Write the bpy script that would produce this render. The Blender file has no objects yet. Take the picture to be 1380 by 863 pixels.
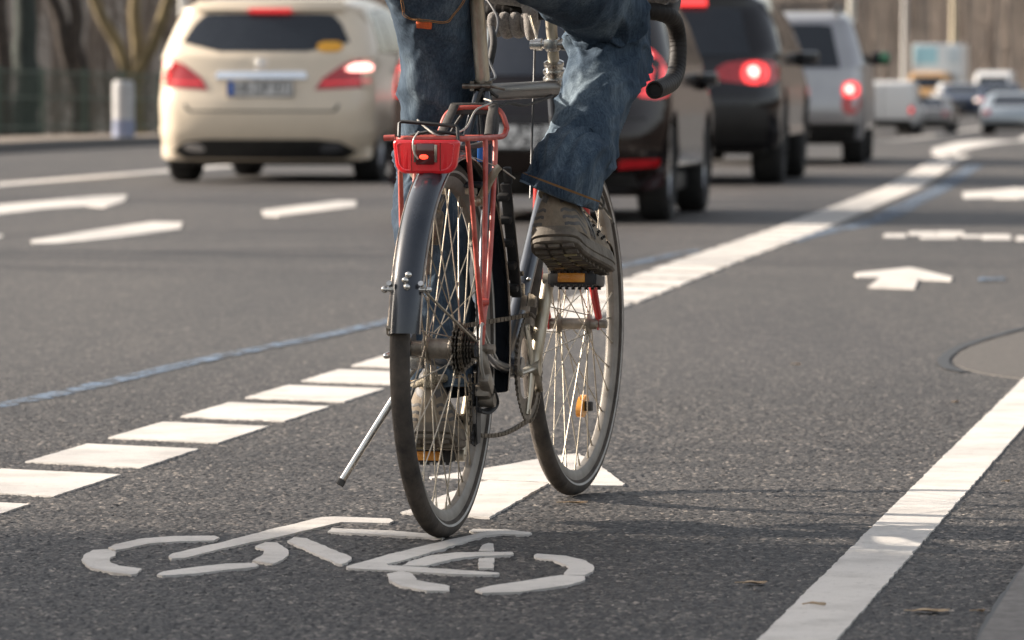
import bpy, bmesh, math, random
import numpy as np
from mathutils import Vector, Matrix, noise
from mathutils.bvhtree import BVHTree
R = math.radians
V = Vector
random.seed(7)
scene = bpy.context.scene
COL = scene.collection

# ------------------------------------------------------------------ camera geometry
F = 7250.0            # focal length in pixels of the 1380 px wide photograph
CX, CY, YH = 690.0, 431.5, 108.0
H = 0.835             # lens height
PITCH = math.atan((CY - YH) / F)
FWD = V((0, math.cos(PITCH), -math.sin(PITCH)))
UP = V((0, math.sin(PITCH), math.cos(PITCH)))
CAM = V((0, 0, H))

def sst(t):
    t = max(0.0, min(1.0, t)); return t * t * (3 - 2 * t)
def zg(y):            # the road dips gently further on
    return -0.74 * sst((y - 62) / 88.0)
def ray(px, py):
    return (FWD + V((1, 0, 0)) * ((px - CX) / F) + UP * ((CY - py) / F))
def at(px, py, dz=0.0):
    d = ray(px, py); y = 60.0
    z = 0.0
    for _ in range(40):
        t = (z + dz - H) / d.z
        if t < 0: t = 400
        y = 0.5 * y + 0.5 * min(400, t * d.y); z = zg(y)
    t = y / d.y
    return V((d.x * t, y, z))
def proj(p):
    q = V(p) - CAM
    dz = q.dot(FWD)
    return (CX + F * q.x / dz, CY - F * q.dot(UP) / dz)

# ------------------------------------------------------------------ materials
def mat(name, col, rough=0.6, metal=0.0, var=0.0, vscale=20.0, bump=0.0, bscale=200.0, coat=0.0,
        emit=None, estr=0.0, col2=None, spec=0.5, sheen=0.0, thr=(0.35, 0.7), stretch=(1, 1, 1), trans=0.0, alpha=1.0):
    m = bpy.data.materials.new(name); m.use_nodes = True
    nt = m.node_tree; b = nt.nodes['Principled BSDF']
    b.inputs['Roughness'].default_value = rough
    b.inputs['Metallic'].default_value = metal
    b.inputs['Specular IOR Level'].default_value = spec
    b.inputs['Coat Weight'].default_value = coat
    b.inputs['Coat Roughness'].default_value = 0.10
    b.inputs['Sheen Weight'].default_value = sheen
    b.inputs['Transmission Weight'].default_value = trans
    b.inputs['Alpha'].default_value = alpha
    c = (*col, 1)
    b.inputs['Base Color'].default_value = c
    tc = nt.nodes.new('ShaderNodeTexCoord'); mp = nt.nodes.new('ShaderNodeMapping')
    mp.inputs['Scale'].default_value = stretch
    nt.links.new(tc.outputs['Object'], mp.inputs['Vector'])
    if var > 0 or col2:
        n = nt.nodes.new('ShaderNodeTexNoise'); n.inputs['Scale'].default_value = vscale
        n.inputs['Detail'].default_value = 6; n.inputs['Roughness'].default_value = 0.65
        nt.links.new(mp.outputs['Vector'], n.inputs['Vector'])
        rp = nt.nodes.new('ShaderNodeValToRGB')
        rp.color_ramp.elements[0].position = thr[0]; rp.color_ramp.elements[1].position = thr[1]
        c2 = col2 or tuple(min(1, x * (1 + var)) for x in col)
        c1 = col if col2 else tuple(x * (1 - var) for x in col)
        rp.color_ramp.elements[0].color = (*c1, 1); rp.color_ramp.elements[1].color = (*c2, 1)
        nt.links.new(n.outputs['Fac'], rp.inputs['Fac'])
        nt.links.new(rp.outputs['Color'], b.inputs['Base Color'])
    if bump > 0:
        n2 = nt.nodes.new('ShaderNodeTexNoise'); n2.inputs['Scale'].default_value = bscale
        n2.inputs['Detail'].default_value = 3
        nt.links.new(mp.outputs['Vector'], n2.inputs['Vector'])
        bp = nt.nodes.new('ShaderNodeBump'); bp.inputs['Strength'].default_value = bump
        bp.inputs['Distance'].default_value = 0.002
        nt.links.new(n2.outputs['Fac'], bp.inputs['Height'])
        nt.links.new(bp.outputs['Normal'], b.inputs['Normal'])
    if emit:
        b.inputs['Emission Color'].default_value = (*emit, 1)
        b.inputs['Emission Strength'].default_value = estr
    return m

# ------------------------------------------------------------------ mesh builder
class MB:
    def __init__(s): s.v = []; s.f = []; s.fm = []
    def add(s, vs, fs, mi=0):
        o = len(s.v); s.v += [tuple(v) for v in vs]
        for f in fs: s.f.append(tuple(i + o for i in f)); s.fm.append(mi)
        return s
    def box(s, c, d, rot=None, mi=0):
        c = V(c); hx, hy, hz = d[0] / 2, d[1] / 2, d[2] / 2
        vs = [V((x, y, z)) for x in (-hx, hx) for y in (-hy, hy) for z in (-hz, hz)]
        if rot is not None: vs = [rot @ v for v in vs]
        return s.add([c + v for v in vs], [(0, 1, 3, 2), (4, 6, 7, 5), (0, 4, 5, 1), (2, 3, 7, 6), (0, 2, 6, 4), (1, 5, 7, 3)], mi)
    def bbox(s, c, d, bev=0.004, rot=None, mi=0):     # bevelled box
        bm = bmesh.new(); bmesh.ops.create_cube(bm, size=1)
        for v in bm.verts: v.co = V((v.co.x * d[0], v.co.y * d[1], v.co.z * d[2]))
        bmesh.ops.bevel(bm, geom=list(bm.edges), offset=min(bev, min(d) * 0.45), segments=2, affect='EDGES', profile=0.6)
        vs = [(rot @ v.co if rot is not None else v.co.copy()) + V(c) for v in bm.verts]
        bm.verts.index_update()
        fs = [tuple(v.index for v in f.verts) for f in bm.faces]; bm.free()
        return s.add(vs, fs, mi)
    def tube(s, pts, r, n=10, closed=False, caps=True, mi=0, flat=None):
        pts = [V(p) for p in pts]; N = len(pts)
        rs = list(r) if isinstance(r, (list, tuple)) else [r] * N
        if N < 2: return s
        vs = []; prev = None
        for i, p in enumerate(pts):
            if closed: t = pts[(i + 1) % N] - pts[i - 1]
            else: t = pts[min(i + 1, N - 1)] - pts[max(i - 1, 0)]
            if t.length < 1e-9: t = V((0, 0, 1))
            t.normalize()
            if prev is None:
                a = V((0, 0, 1)) if abs(t.z) < 0.9 else V((1, 0, 0))
                u = a.cross(t).normalized()
            else:
                u = prev - t * prev.dot(t)
                u = u.normalized() if u.length > 1e-6 else t.orthogonal().normalized()
            prev = u; w = t.cross(u)
            for k in range(n):
                a = 2 * math.pi * k / n
                fx = flat if flat else 1.0
                vs.append(p + u * math.cos(a) * rs[i] + w * math.sin(a) * rs[i] * fx)
        fs = []
        M = N if closed else N - 1
        for i in range(M):
            for k in range(n):
                a, b = i * n + k, i * n + (k + 1) % n
                c, d = ((i + 1) % N) * n + (k + 1) % n, ((i + 1) % N) * n + k
                fs.append((a, b, c, d))
        if caps and not closed:
            fs.append(tuple(range(n - 1, -1, -1))); fs.append(tuple((N - 1) * n + k for k in range(n)))
        return s.add(vs, fs, mi)
    def cyl(s, a, b, r, n=14, r2=None, mi=0):
        return s.tube([a, b], [r, r if r2 is None else r2], n=n, mi=mi)
    def lathe(s, prof, o, axis, n=48, closed=True, mi=0):
        # prof: list of (radius, offset along axis)
        o = V(o); ax = V(axis).normalized(); u = ax.orthogonal().normalized(); w = ax.cross(u)
        vs = []; P = len(prof)
        for k in range(n):
            a = 2 * math.pi * k / n; d = u * math.cos(a) + w * math.sin(a)
            for (r, h) in prof: vs.append(o + d * r + ax * h)
        fs = []
        for k in range(n):
            k2 = (k + 1) % n
            for j in range(P if closed else P - 1):
                j2 = (j + 1) % P
                fs.append((k * P + j, k2 * P + j, k2 * P + j2, k * P + j2))
        return s.add(vs, fs, mi)
    def prism(s, poly, o, ux, uy, depth, mi=0):      # polygon extruded
        o, ux, uy = V(o), V(ux), V(uy); nz = ux.cross(uy).normalized() * depth
        n = len(poly)
        vs = [o + ux * x + uy * y for x, y in poly] + [o + ux * x + uy * y + nz for x, y in poly]
        fs = [tuple(range(n - 1, -1, -1)), tuple(range(n, 2 * n))] + [(i, (i + 1) % n, n + (i + 1) % n, n + i) for i in range(n)]
        return s.add(vs, fs, mi)
    def sphere(s, c, r, n=12, sc=(1, 1, 1), mi=0):
        c = V(c); m = n // 2 + 1; vs = []; fs = []
        for i in range(m + 1):
            t = math.pi * i / m
            for k in range(n):
                a = 2 * math.pi * k / n
                vs.append(c + V((math.sin(t) * math.cos(a) * r * sc[0], math.sin(t) * math.sin(a) * r * sc[1], math.cos(t) * r * sc[2])))
        for i in range(m):
            for k in range(n):
                fs.append((i * n + k, (i + 1) * n + k, (i + 1) * n + (k + 1) % n, i * n + (k + 1) % n))
        return s.add(vs, fs, mi)
    def xf(s, M):
        s.v = [tuple(M @ V(v)) for v in s.v]; return s
    def build(s, name, m, parent=None, smooth=45, weld=False):
        me = bpy.data.meshes.new(name); me.from_pydata(s.v, [], s.f)
        ms = m if isinstance(m, (list, tuple)) else [m]
        for x in ms: me.materials.append(x)
        if len(ms) > 1: me.polygons.foreach_set('material_index', s.fm)
        bm = bmesh.new(); bm.from_mesh(me)
        if weld: bmesh.ops.remove_doubles(bm, verts=bm.verts, dist=1e-5)
        bmesh.ops.recalc_face_normals(bm, faces=bm.faces); bm.to_mesh(me); bm.free()
        if smooth:
            me.polygons.foreach_set('use_smooth', [True] * len(me.polygons))
            me.set_sharp_from_angle(angle=R(smooth))
        me.update()
        return link(name, me, parent)
def link(name, data, parent=None):
    o = bpy.data.objects.new(name, data); COL.objects.link(o)
    if parent: o.parent = parent
    return o
def tag(o, label=None, cat=None, group=None, kind=None):
    if label: o['label'] = label
    if cat: o['category'] = cat
    if group: o['group'] = group
    if kind: o['kind'] = kind
    return o
def thing(name, label, cat, loc=(0, 0, 0), rz=0.0, group=None):
    o = bpy.data.objects.new(name, None); COL.objects.link(o)
    o.location = loc; o.rotation_euler = (0, 0, rz); o.empty_display_size = 0.1
    return tag(o, label, cat, group)
def copy_tree(o, parent=None):
    c = o.copy(); COL.objects.link(c); c.parent = parent
    for ch in list(o.children): copy_tree(ch, c)
    return c
def cr(pts, n=8, closed=False):                     # Catmull-Rom (tuples of any length)
    P = [tuple(p) for p in pts]; N = len(P); out = []
    rng = N if closed else N - 1
    for i in range(rng):
        p0 = P[(i - 1) % N] if (closed or i > 0) else P[0]
        p1 = P[i]; p2 = P[(i + 1) % N]
        p3 = P[(i + 2) % N] if (closed or i + 2 < N) else P[-1]
        for k in range(n):
            t = k / n
            out.append(tuple(0.5 * ((2 * b) + (c - a) * t + (2 * a - 5 * b + 4 * c - d) * t * t + (3 * b - a - 3 * c + d) * t ** 3)
                             for a, b, c, d in zip(p0, p1, p2, p3)))
    if not closed: out.append(P[-1])
    return out
def chaikin(P, it=1, closed=True):
    for _ in range(it):
        Q = []
        N = len(P)
        if not closed: Q.append(P[0])
        for i in range(N if closed else N - 1):
            a, b = P[i], P[(i + 1) % N]
            Q.append(tuple(x * .75 + y * .25 for x, y in zip(a, b))); Q.append(tuple(x * .25 + y * .75 for x, y in zip(a, b)))
        if not closed: Q.append(P[-1])
        P = Q
    return P
# ------------------------------------------------------------------ light, sky, camera
SUN_EL, SUN_AZ = R(21), R(-73)      # azimuth measured from +Y towards +X: the sun stands to the left
sundir = V((math.sin(SUN_AZ) * math.cos(SUN_EL), math.cos(SUN_AZ) * math.cos(SUN_EL), math.sin(SUN_EL)))
w = bpy.data.worlds.new("World"); scene.world = w; w.use_nodes = True
nt = w.node_tree; bg = nt.nodes['Background']
sky = nt.nodes.new('ShaderNodeTexSky'); sky.sky_type = 'NISHITA'; sky.sun_disc = False
sky.sun_elevation = SUN_EL; sky.sun_rotation = SUN_AZ; sky.air_density = 1.2; sky.dust_density = 3.0; sky.ozone_density = 1.0
hs = nt.nodes.new('ShaderNodeHueSaturation'); hs.inputs['Saturation'].default_value = 0.45     # hazy, whitish winter sky
nt.links.new(sky.outputs['Color'], hs.inputs['Color']); tn = nt.nodes.new('ShaderNodeMix'); tn.data_type = 'RGBA'; tn.blend_type = 'MULTIPLY'; tn.inputs[0].default_value = 1.0
tn.inputs[7].default_value = (1.0, .965, .945, 1)
nt.links.new(hs.outputs['Color'], tn.inputs[6]); nt.links.new(tn.outputs[2], bg.inputs['Color']); bg.inputs['Strength'].default_value = 0.118
sl = bpy.data.lights.new('sun', 'SUN'); sl.energy = 5.0; sl.angle = R(0.55); sl.color = (1.0, 0.89, 0.77)
so = bpy.data.objects.new('sun', sl); COL.objects.link(so)
so.rotation_euler = sundir.to_track_quat('Z', 'Y').to_euler()
cd = bpy.data.cameras.new('camera'); co = bpy.data.objects.new('camera', cd); COL.objects.link(co)
co.location = CAM; co.rotation_euler = (math.pi / 2 - PITCH, 0, 0)
cd.sensor_width = 36; cd.lens = F / 1380 * 36; cd.clip_start = 0.1; cd.clip_end = 3000
cd.dof.use_dof = True; cd.dof.focus_distance = 10.05; cd.dof.aperture_fstop = 8.7
cd.dof.aperture_blades = 7
scene.camera = co
scene.render.engine = 'CYCLES'
scene.cycles.use_denoising = True
scene.cycles.max_bounces = 8
scene.view_settings.view_transform = 'Standard'; scene.view_settings.look = 'None'
scene.view_settings.exposure = 1.30; scene.view_settings.gamma = 1.0
scene.render.resolution_x = 1024; scene.render.resolution_y = 640

# ------------------------------------------------------------------ setting materials
def asphalt_material():
    m = bpy.data.materials.new('asphalt'); m.use_nodes = True
    nt = m.node_tree; b = nt.nodes['Principled BSDF']; L = nt.links
    g = nt.nodes.new('ShaderNodeNewGeometry')
    def noise_(sc, det=2, rough=.5, vec=None):
        n = nt.nodes.new('ShaderNodeTexNoise'); n.inputs['Scale'].default_value = sc; n.inputs['Detail'].default_value = det
        n.inputs['Roughness'].default_value = rough
        L.new(vec or g.outputs['Position'], n.inputs['Vector']); return n
    def ramp(src, stops):
        r = nt.nodes.new('ShaderNodeValToRGB'); e = r.color_ramp.elements
        while len(e) < len(stops): e.new(0.5)
        for x, (p, c) in zip(e, stops): x.position = p; x.color = (*c, 1)
        L.new(src, r.inputs['Fac']); return r
    def mix(a, b_, f, mode='MIX'):
        x = nt.nodes.new('ShaderNodeMix'); x.data_type = 'RGBA'; x.blend_type = mode
        for s, t in ((a, 6), (b_, 7)):
            if isinstance(s, tuple): x.inputs[t].default_value = (*s, 1)
            else: L.new(s, x.inputs[t])
        if isinstance(f, float): x.inputs[0].default_value = f
        else: L.new(f, x.inputs[0])
        return x.outputs[2]
    vor = nt.nodes.new('ShaderNodeTexVoronoi'); vor.inputs['Scale'].default_value = 100
    L.new(g.outputs['Position'], vor.inputs['Vector'])
    stone = ramp(vor.outputs['Color'], [(0.0, (.011, .0106, .0107)), (.45, (.036, .0342, .0334)), (.78, (.088, .0825, .078)), (1.0, (.33, .30, .265))])
    edge = ramp(vor.outputs['Distance'], [(0.0, (1, 1, 1)), (.55, (.95, .95, .95)), (.9, (.35, .35, .35))])
    c = mix(stone.outputs['Color'], edge.outputs['Color'], 1.0, 'MULTIPLY')
    fine = noise_(330, 2)
    c = mix(c, ramp(fine.outputs['Fac'], [(.3, (.55, .55, .55)), (.7, (1.45, 1.42, 1.38))]).outputs['Color'], 1.0, 'MULTIPLY')
    mid = noise_(9, 5, .7)
    c = mix(c, ramp(mid.outputs['Fac'], [(.3, (.74, .74, .76)), (.7, (1.26, 1.24, 1.20))]).outputs['Color'], 1.0, 'MULTIPLY')
    mp = nt.nodes.new('ShaderNodeMapping'); mp.inputs['Scale'].default_value = (0.9, 0.10, 1); mp.inputs['Rotation'].default_value = (0, 0, R(-8))
    L.new(g.outputs['Position'], mp.inputs['Vector'])
    big = noise_(1.0, 4, .6, mp.outputs['Vector'])
    c = mix(c, ramp(big.outputs['Fac'], [(.3, (.72, .715, .73)), (.7, (1.26, 1.22, 1.17))]).outputs['Color'], 1.0, 'MULTIPLY')
    L.new(c, b.inputs['Base Color'])
    b.inputs['Roughness'].default_value = 0.70
    b.inputs['Specular IOR Level'].default_value = 0.45
    bp = nt.nodes.new('ShaderNodeBump'); bp.inputs['Strength'].default_value = 0.55; bp.inputs['Distance'].default_value = 0.004
    L.new(vor.outputs['Distance'], bp.inputs['Height']); bp.invert = True
    L.new(bp.outputs['Normal'], b.inputs['Normal'])
    return m
M_asph = asphalt_material()
M_paint = mat('road paint', (.60, .58, .545), .75, var=0, col2=(.76, .74, .70), vscale=14, bump=.5, bscale=260, thr=(.25, .6))
def worn_paint():
    m = mat('worn road paint', (.35, .325, .295), .75, col2=(.54, .51, .47), vscale=5, bump=.6, bscale=220, thr=(.25, .55))
    nt = m.node_tree; b = nt.nodes['Principled BSDF']; src = b.inputs['Base Color'].links[0].from_socket
    g = nt.nodes.new('ShaderNodeNewGeometry')
    n = nt.nodes.new('ShaderNodeTexNoise'); n.inputs['Scale'].default_value = 60; n.inputs['Detail'].default_value = 8; n.inputs['Roughness'].default_value = .75
    nt.links.new(g.outputs['Position'], n.inputs['Vector'])
    r = nt.nodes.new('ShaderNodeValToRGB'); r.color_ramp.elements[0].position = .575; r.color_ramp.elements[1].position = .72
    nt.links.new(n.outputs['Fac'], r.inputs['Fac'])
    x = nt.nodes.new('ShaderNodeMix'); x.data_type = 'RGBA'
    nt.links.new(r.outputs['Color'], x.inputs[0]); nt.links.new(src, x.inputs[6]); x.inputs[7].default_value = (.20, .185, .165, 1)
    nt.links.new(x.outputs[2], b.inputs['Base Color'])
    return m
M_wpaint = worn_paint()
M_blue = mat('faded blue paint', (.06, .060, .062), .8, col2=(.17, .28, .43), vscale=9, thr=(.40, .70))
def patchy(m, sc, lo, hi):
    nt = m.node_tree; b = nt.nodes['Principled BSDF']; g = nt.nodes.new('ShaderNodeNewGeometry')
    n = nt.nodes.new('ShaderNodeTexNoise'); n.inputs['Scale'].default_value = sc; n.inputs['Detail'].default_value = 7; n.inputs['Roughness'].default_value = .7
    r = nt.nodes.new('ShaderNodeMapRange'); r.inputs[1].default_value = lo; r.inputs[2].default_value = hi; r.clamp = True
    nt.links.new(g.outputs['Position'], n.inputs['Vector']); nt.links.new(n.outputs['Fac'], r.inputs[0]); nt.links.new(r.outputs[0], b.inputs['Alpha'])
patchy(M_blue, 16, .36, .58)
M_soil = mat('leaf litter soil', (.13, .105, .08), .95, col2=(.30, .24, .18), vscale=3.0, bump=.6, bscale=30)
M_pave = mat('pavement slabs', (.13, .125, .118), .85, col2=(.20, .19, .175), vscale=6, bump=.4, bscale=120)
M_kerb = mat('granite kerb', (.085, .078, .072), .85, col2=(.17, .16, .15), vscale=40, bump=.5, bscale=160)
M_tar = mat('tar seam', (.012, .012, .012), .55, var=.3, vscale=60)
M_patch = mat('patched asphalt', (.034, .031, .028), .85, col2=(.105, .092, .080), vscale=90, bump=.6, bscale=180)
M_reflbank = mat('unseen reflection bank', (.009, .007, .006), 1.0, col2=(.028, .020, .016), vscale=.6, thr=(.3, .7))  # dark colour of the added banks that only the car paint mirrors
M_hill = mat('wooded hillside', (.045, .036, .030), 1.0, col2=(.115, .092, .073), vscale=.35, thr=(.3, .7))

# ------------------------------------------------------------------ ground, road, kerbs
ys = [-60, -40, -25] + [-15 + i * 5 for i in range(45)] + [220, 260, 320, 420, 600, 900, 1500]
def strip(name, xl, xr, dz, m, ys=ys, kind='structure', nx=1):
    mb = MB(); vs = []; fs = []
    for y in ys:
        for k in range(nx + 1):
            a = xl(y) if callable(xl) else xl; b_ = xr(y) if callable(xr) else xr
            vs.append((a + (b_ - a) * k / nx, y, zg(y) + dz))
    for i in range(len(ys) - 1):
        for k in range(nx):
            a = i * (nx + 1) + k; fs.append((a, a + 1, a + nx + 2, a + nx + 1))
    o = mb.add(vs, fs).build(name, m, smooth=0)
    return tag(o, kind=kind)
def kl(y): return -5.9 + .146 * (y - 61.0)            # left kerb line of the carriageway
def rl(y):                                            # left edge of the solid line on the right
    return .374 + .1513 * (y - 8.02)
strip('ground', -900, 900, -0.06, M_soil)
ROAD = strip('road', kl, lambda y: rl(y) + .35 if y <= 60 else rl(60) + .35 + (y - 60) * 4, 0.0, M_asph, ys=[-60, -40, -25] + [-15 + i * 5 for i in range(45)] + [220, 260, 320], nx=2)
# the near stretch of the carriageway carries its real stone-by-stone relief
def road_relief(y0, y1, nx, sx, sy, amp):
    ny = int((y1 - y0) / sy) + 1
    yy = y0 + np.arange(ny) * sy
    fx = np.linspace(-1, 1, nx)
    hw = 0.104 * yy + .22
    Xg = fx[None, :] * hw[:, None]; Yg = np.repeat(yy[:, None], nx, 1)
    rg = np.random.default_rng(3)
    n0 = rg.random((ny, nx)) ** 2.0
    n1 = rg.random((ny, nx)); n1 = (n1 + np.roll(n1, 1, 0) + np.roll(n1, 1, 1) + np.roll(np.roll(n1, 1, 0), 1, 1)) / 4
    Xg = Xg + (rg.random((ny, nx)) - .5) * sx * .6; Yg = Yg + (rg.random((ny, nx)) - .5) * sy * .6
    fade = np.clip((y1 - yy) / 4.0, .0, 1)[:, None] * np.clip((yy - y0) / .2, 0, 1)[:, None]
    Zg = .0006 + fade * amp * (.62 * n0 + .75 * np.clip(n1 - .25, 0, 1))
    co = np.stack([Xg, Yg, Zg], -1).reshape(-1, 3).astype(np.float32)
    i = np.arange((ny - 1) * nx).reshape(ny - 1, nx)[:, :-1].ravel()
    q = np.stack([i, i + 1, i + nx + 1, i + nx], -1).astype(np.int32)
    me = bpy.data.meshes.new('road_surface')
    me.vertices.add(len(co)); me.vertices.foreach_set('co', co.ravel())
    me.loops.add(q.size); me.loops.foreach_set('vertex_index', q.ravel())
    me.polygons.add(len(q)); me.polygons.foreach_set('loop_start', np.arange(0, q.size, 4, dtype=np.int32))
    me.polygons.foreach_set('use_smooth', np.ones(len(q), dtype=bool))
    me.update(calc_edges=True); me.materials.append(M_asph)
    link('road_surface', me, ROAD)
road_relief(7.2, 17.0, 560, .0045, .0085, .0042)
# left kerb and pavement
yk = [-60, -30] + [i * 4 for i in range(-5, 75)]
def wall_strip(name, x0, x1, h, m, ys_, base=-0.05):
    mb = MB(); vs = []; fs = []
    for y in ys_:
        z = zg(y)
        vs += [(x0(y), y, z + base), (x0(y), y, z + h), (x1(y), y, z + h), (x1(y), y, z + base)]
    for i in range(len(ys_) - 1):
        for k in range(3):
            fs.append((i * 4 + k, i * 4 + k + 1, i * 4 + k + 5, i * 4 + k + 4))
    fs += [(0, 1, 2, 3), tuple(4 * (len(ys_) - 1) + q for q in (3, 2, 1, 0))]
    return tag(mb.add(vs, fs).build(name, m, smooth=0), kind='structure')
wall_strip('kerb', lambda y: kl(y) - .14, kl, .12, M_kerb, yk)
strip('pavement', lambda y: kl(y) - 2.3, lambda y: kl(y) - .14, .115, M_soil, ys=yk)
# right: kerb stones and pavement behind them
yr = [-30, -15] + [i * 2 for i in range(-5, 30)]
wall_strip('kerb', lambda y: rl(y) + .345, lambda y: rl(y) + .50, .035, M_kerb, yr)
strip('pavement', lambda y: rl(y) + .50, lambda y: rl(y) + 4.2, .03, M_pave, ys=yr)

# ------------------------------------------------------------------ painted markings
def paint(name, px_poly, m=None, h=.0058, smooth=0):
    P = [at(x, y) for x, y in px_poly]
    return paint_w(name, [(p.x, p.y) for p in P], m, h, smooth)
def paint_w(name, poly, m=None, h=.0058, smooth=0, mb=None, build=True):
    if smooth: poly = chaikin(poly, smooth)
    if min(p[1] for p in poly) < 24 and m is not M_patch:      # slightly ragged edges
        Q = []; n_ = len(poly)
        for i in range(n_):
            a, b_ = V(poly[i]), V(poly[(i + 1) % n_]); L_ = (b_ - a).length; k_ = max(1, min(400, int(L_ / .022)))
            nn = V((a.y - b_.y, b_.x - a.x)).normalized() if L_ > 1e-6 else V((0, 0))
            for j in range(k_):
                q = a.lerp(b_, j / k_)
                f_ = .0032 * noise.noise(V((q.x * 55, q.y * 55, 1))) + .0026 * noise.noise(V((q.x * 17, q.y * 17, 7)))
                Q.append(((q + nn * f_).x, (q + nn * f_).y))
        poly = Q
    bm = bmesh.new()
    vs = [bm.verts.new((x, y, 0)) for x, y in poly]
    f = bm.faces.new(vs); f.normal_update()
    if f.normal.z < 0: f.normal_flip()
    ylo = min(p[1] for p in poly); yhi = max(p[1] for p in poly)
    if yhi > 40:
        y = math.floor(ylo / 3) * 3 + 3
        while y < yhi:
            bmesh.ops.bisect_plane(bm, geom=bm.verts[:] + bm.edges[:] + bm.faces[:], plane_co=(0, y, 0), plane_no=(0, 1, 0)); y += 3
    ex = bmesh.ops.extrude_face_region(bm, geom=bm.faces[:])
    top = [g for g in ex['geom'] if isinstance(g, bmesh.types.BMVert)]
    tset = set(top)
    for v in bm.verts: v.co.z = zg(v.co.y) + (h if v in tset else -.003)
    bmesh.ops.triangulate(bm, faces=[f for f in bm.faces if len(f.verts) > 4])
    bmesh.ops.recalc_face_normals(bm, faces=bm.faces)
    me = bpy.data.meshes.new(name); bm.to_mesh(me); bm.free()
    me.materials.append(m or M_wpaint)
    o = link(name, me, ROAD); return o
c3 = lambda pts: [(x / 2.141, 460 + y / 2.141) for x, y in pts]
cw = lambda pts: [(440 + x / 2.976, 500 + y / 2.976) for x, y in pts]
c4 = lambda pts: [(820 + x / 2.396, 170 + y / 2.396) for x, y in pts]
c2 = lambda pts: [(x / 2.396, 200 + y / 2.396) for x, y in pts]
# block line along the left of the cycle lane: blocks repeat every .79 m
RE = [(2.0, -2.245), (8.02, -1.325), (11.3, -.8245), (14.46, -.343), (20.5, .52), (24.65, 1.037), (29.7, 1.70), (41.6, 3.16), (56.0, 4.66), (61, 5.25)]
def xre(y):
    for (a, b_), (c, d) in zip(RE, RE[1:]):
        if y <= c: return b_ + (d - b_) * (y - a) / (c - a)
    return RE[-1][1]
k = 0
y = 11.30 - .79 * 12
while y < 60:
    # right end runs y-.585..y; the left end sits .17 m further on
    b_ = [(xre(y), y), (xre(y - .59), y - .59), (xre(y - .41) - .292, y - .41), (xre(y + .17) - .292, y + .17)]
    paint_w('lane_marking', b_)
    y += .79
# it bends off into the side road
paint('lane_marking', [(1256, 201), (1272, 197), (1380, 183), (1480, 171), (1480, 180), (1380, 190.5), (1292, 205), (1288, 214), (1256, 209)])
# solid line on the right
ysl = [-4 + i * 4 for i in range(17)]
poly = [(rl(y) + .006 * noise.noise(V((y * .9, 0, 0))), y) for y in ysl] + [(rl(y) + .118 + .006 * noise.noise(V((y * .9, 5, 0))), y) for y in reversed(ysl)]
paint_w('lane_marking', poly)
# cycle symbol
for poly in (
    c3([(314, 605), (330, 597), (400, 580), (500, 572), (620, 571), (631, 577), (618, 585), (520, 587), (430, 593), (365, 608), (335, 612)]),
    c3([(237, 640), (245, 625), (268, 612), (312, 610), (335, 618), (333, 628), (316, 638), (320, 648), (345, 658), (408, 667), (395, 681), (378, 684), (320, 678), (270, 666), (245, 653)]),
    c3([(453, 685), (470, 675), (550, 664), (650, 652), (735, 650), (746, 657), (738, 662), (640, 671), (560, 681), (470, 687)]),
    c3([(733, 603), (765, 589), (800, 591), (830, 611), (833, 625), (815, 640), (785, 653), (730, 643), (738, 636), (760, 624), (763, 613)]),
    c3([(485, 630), (500, 622), (640, 590), (800, 548), (930, 517), (965, 515), (1125, 521), (1134, 528), (1122, 535), (985, 531), (945, 540), (800, 575), (650, 606), (530, 636), (492, 637)]),
    c3([(828, 586), (850, 575), (885, 579), (1010, 631), (1019, 640), (990, 653), (970, 651)]),
    [(441, 721.5), (447, 716.5), (524, 719.6), (581, 724.2), (600, 726.5), (596, 731), (574, 729), (507, 725)],
    [(522, 778.5), (540, 774.5), (554, 777), (562, 787), (607, 795), (606, 801.5), (575, 801), (540, 795), (525, 787)],
    [(718, 754), (724, 751), (763, 754), (790, 761), (800, 768), (799, 775), (788, 780), (762, 780), (761, 778), (767, 771), (762, 766), (745, 759.5), (722, 757)],
    [(640, 800), (660, 795), (740, 782.5), (757, 780), (789, 781.5), (788, 787), (770, 793), (700, 803), (650, 804.5)],
    cw([(575, 655), (590, 647), (720, 650), (815, 660), (822, 665), (810, 670), (700, 668), (640, 673), (500, 716), (330, 768), (240, 789), (250, 793), (690, 824), (692, 830), (660, 833), (500, 829), (250, 814), (90, 806), (74, 800), (230, 755), (400, 713), (540, 680), (618, 663), (580, 659)]),
    cw([(305, 795), (330, 780), (420, 754), (520, 742), (742, 740), (752, 747), (735, 753), (600, 757), (500, 770), (400, 796)]),
    cw([(611, 736), (625, 713), (650, 704), (668, 707), (670, 737)]),
    cw([(611, 766), (670, 764), (671, 807), (610, 806)]),
): paint('bicycle_symbol_marking', poly, M_wpaint, h=.0064)
# direction arrow under the front wheel
paint('arrow_marking', [(579.5, 646.8), (660, 634), (752.5, 617.6), (779.4, 615), (803, 627.7), (841.5, 656), (839, 658.8), (786, 658), (739, 654), (652, 650.3), (581, 648.5)], h=.0064)
paint('arrow_marking', [(660, 651.2), (739, 655.2), (700, 678), (660, 701.6), (630, 700), (539, 695), (556, 690), (581, 678), (641.6, 654.6)], h=.0064)
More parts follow.
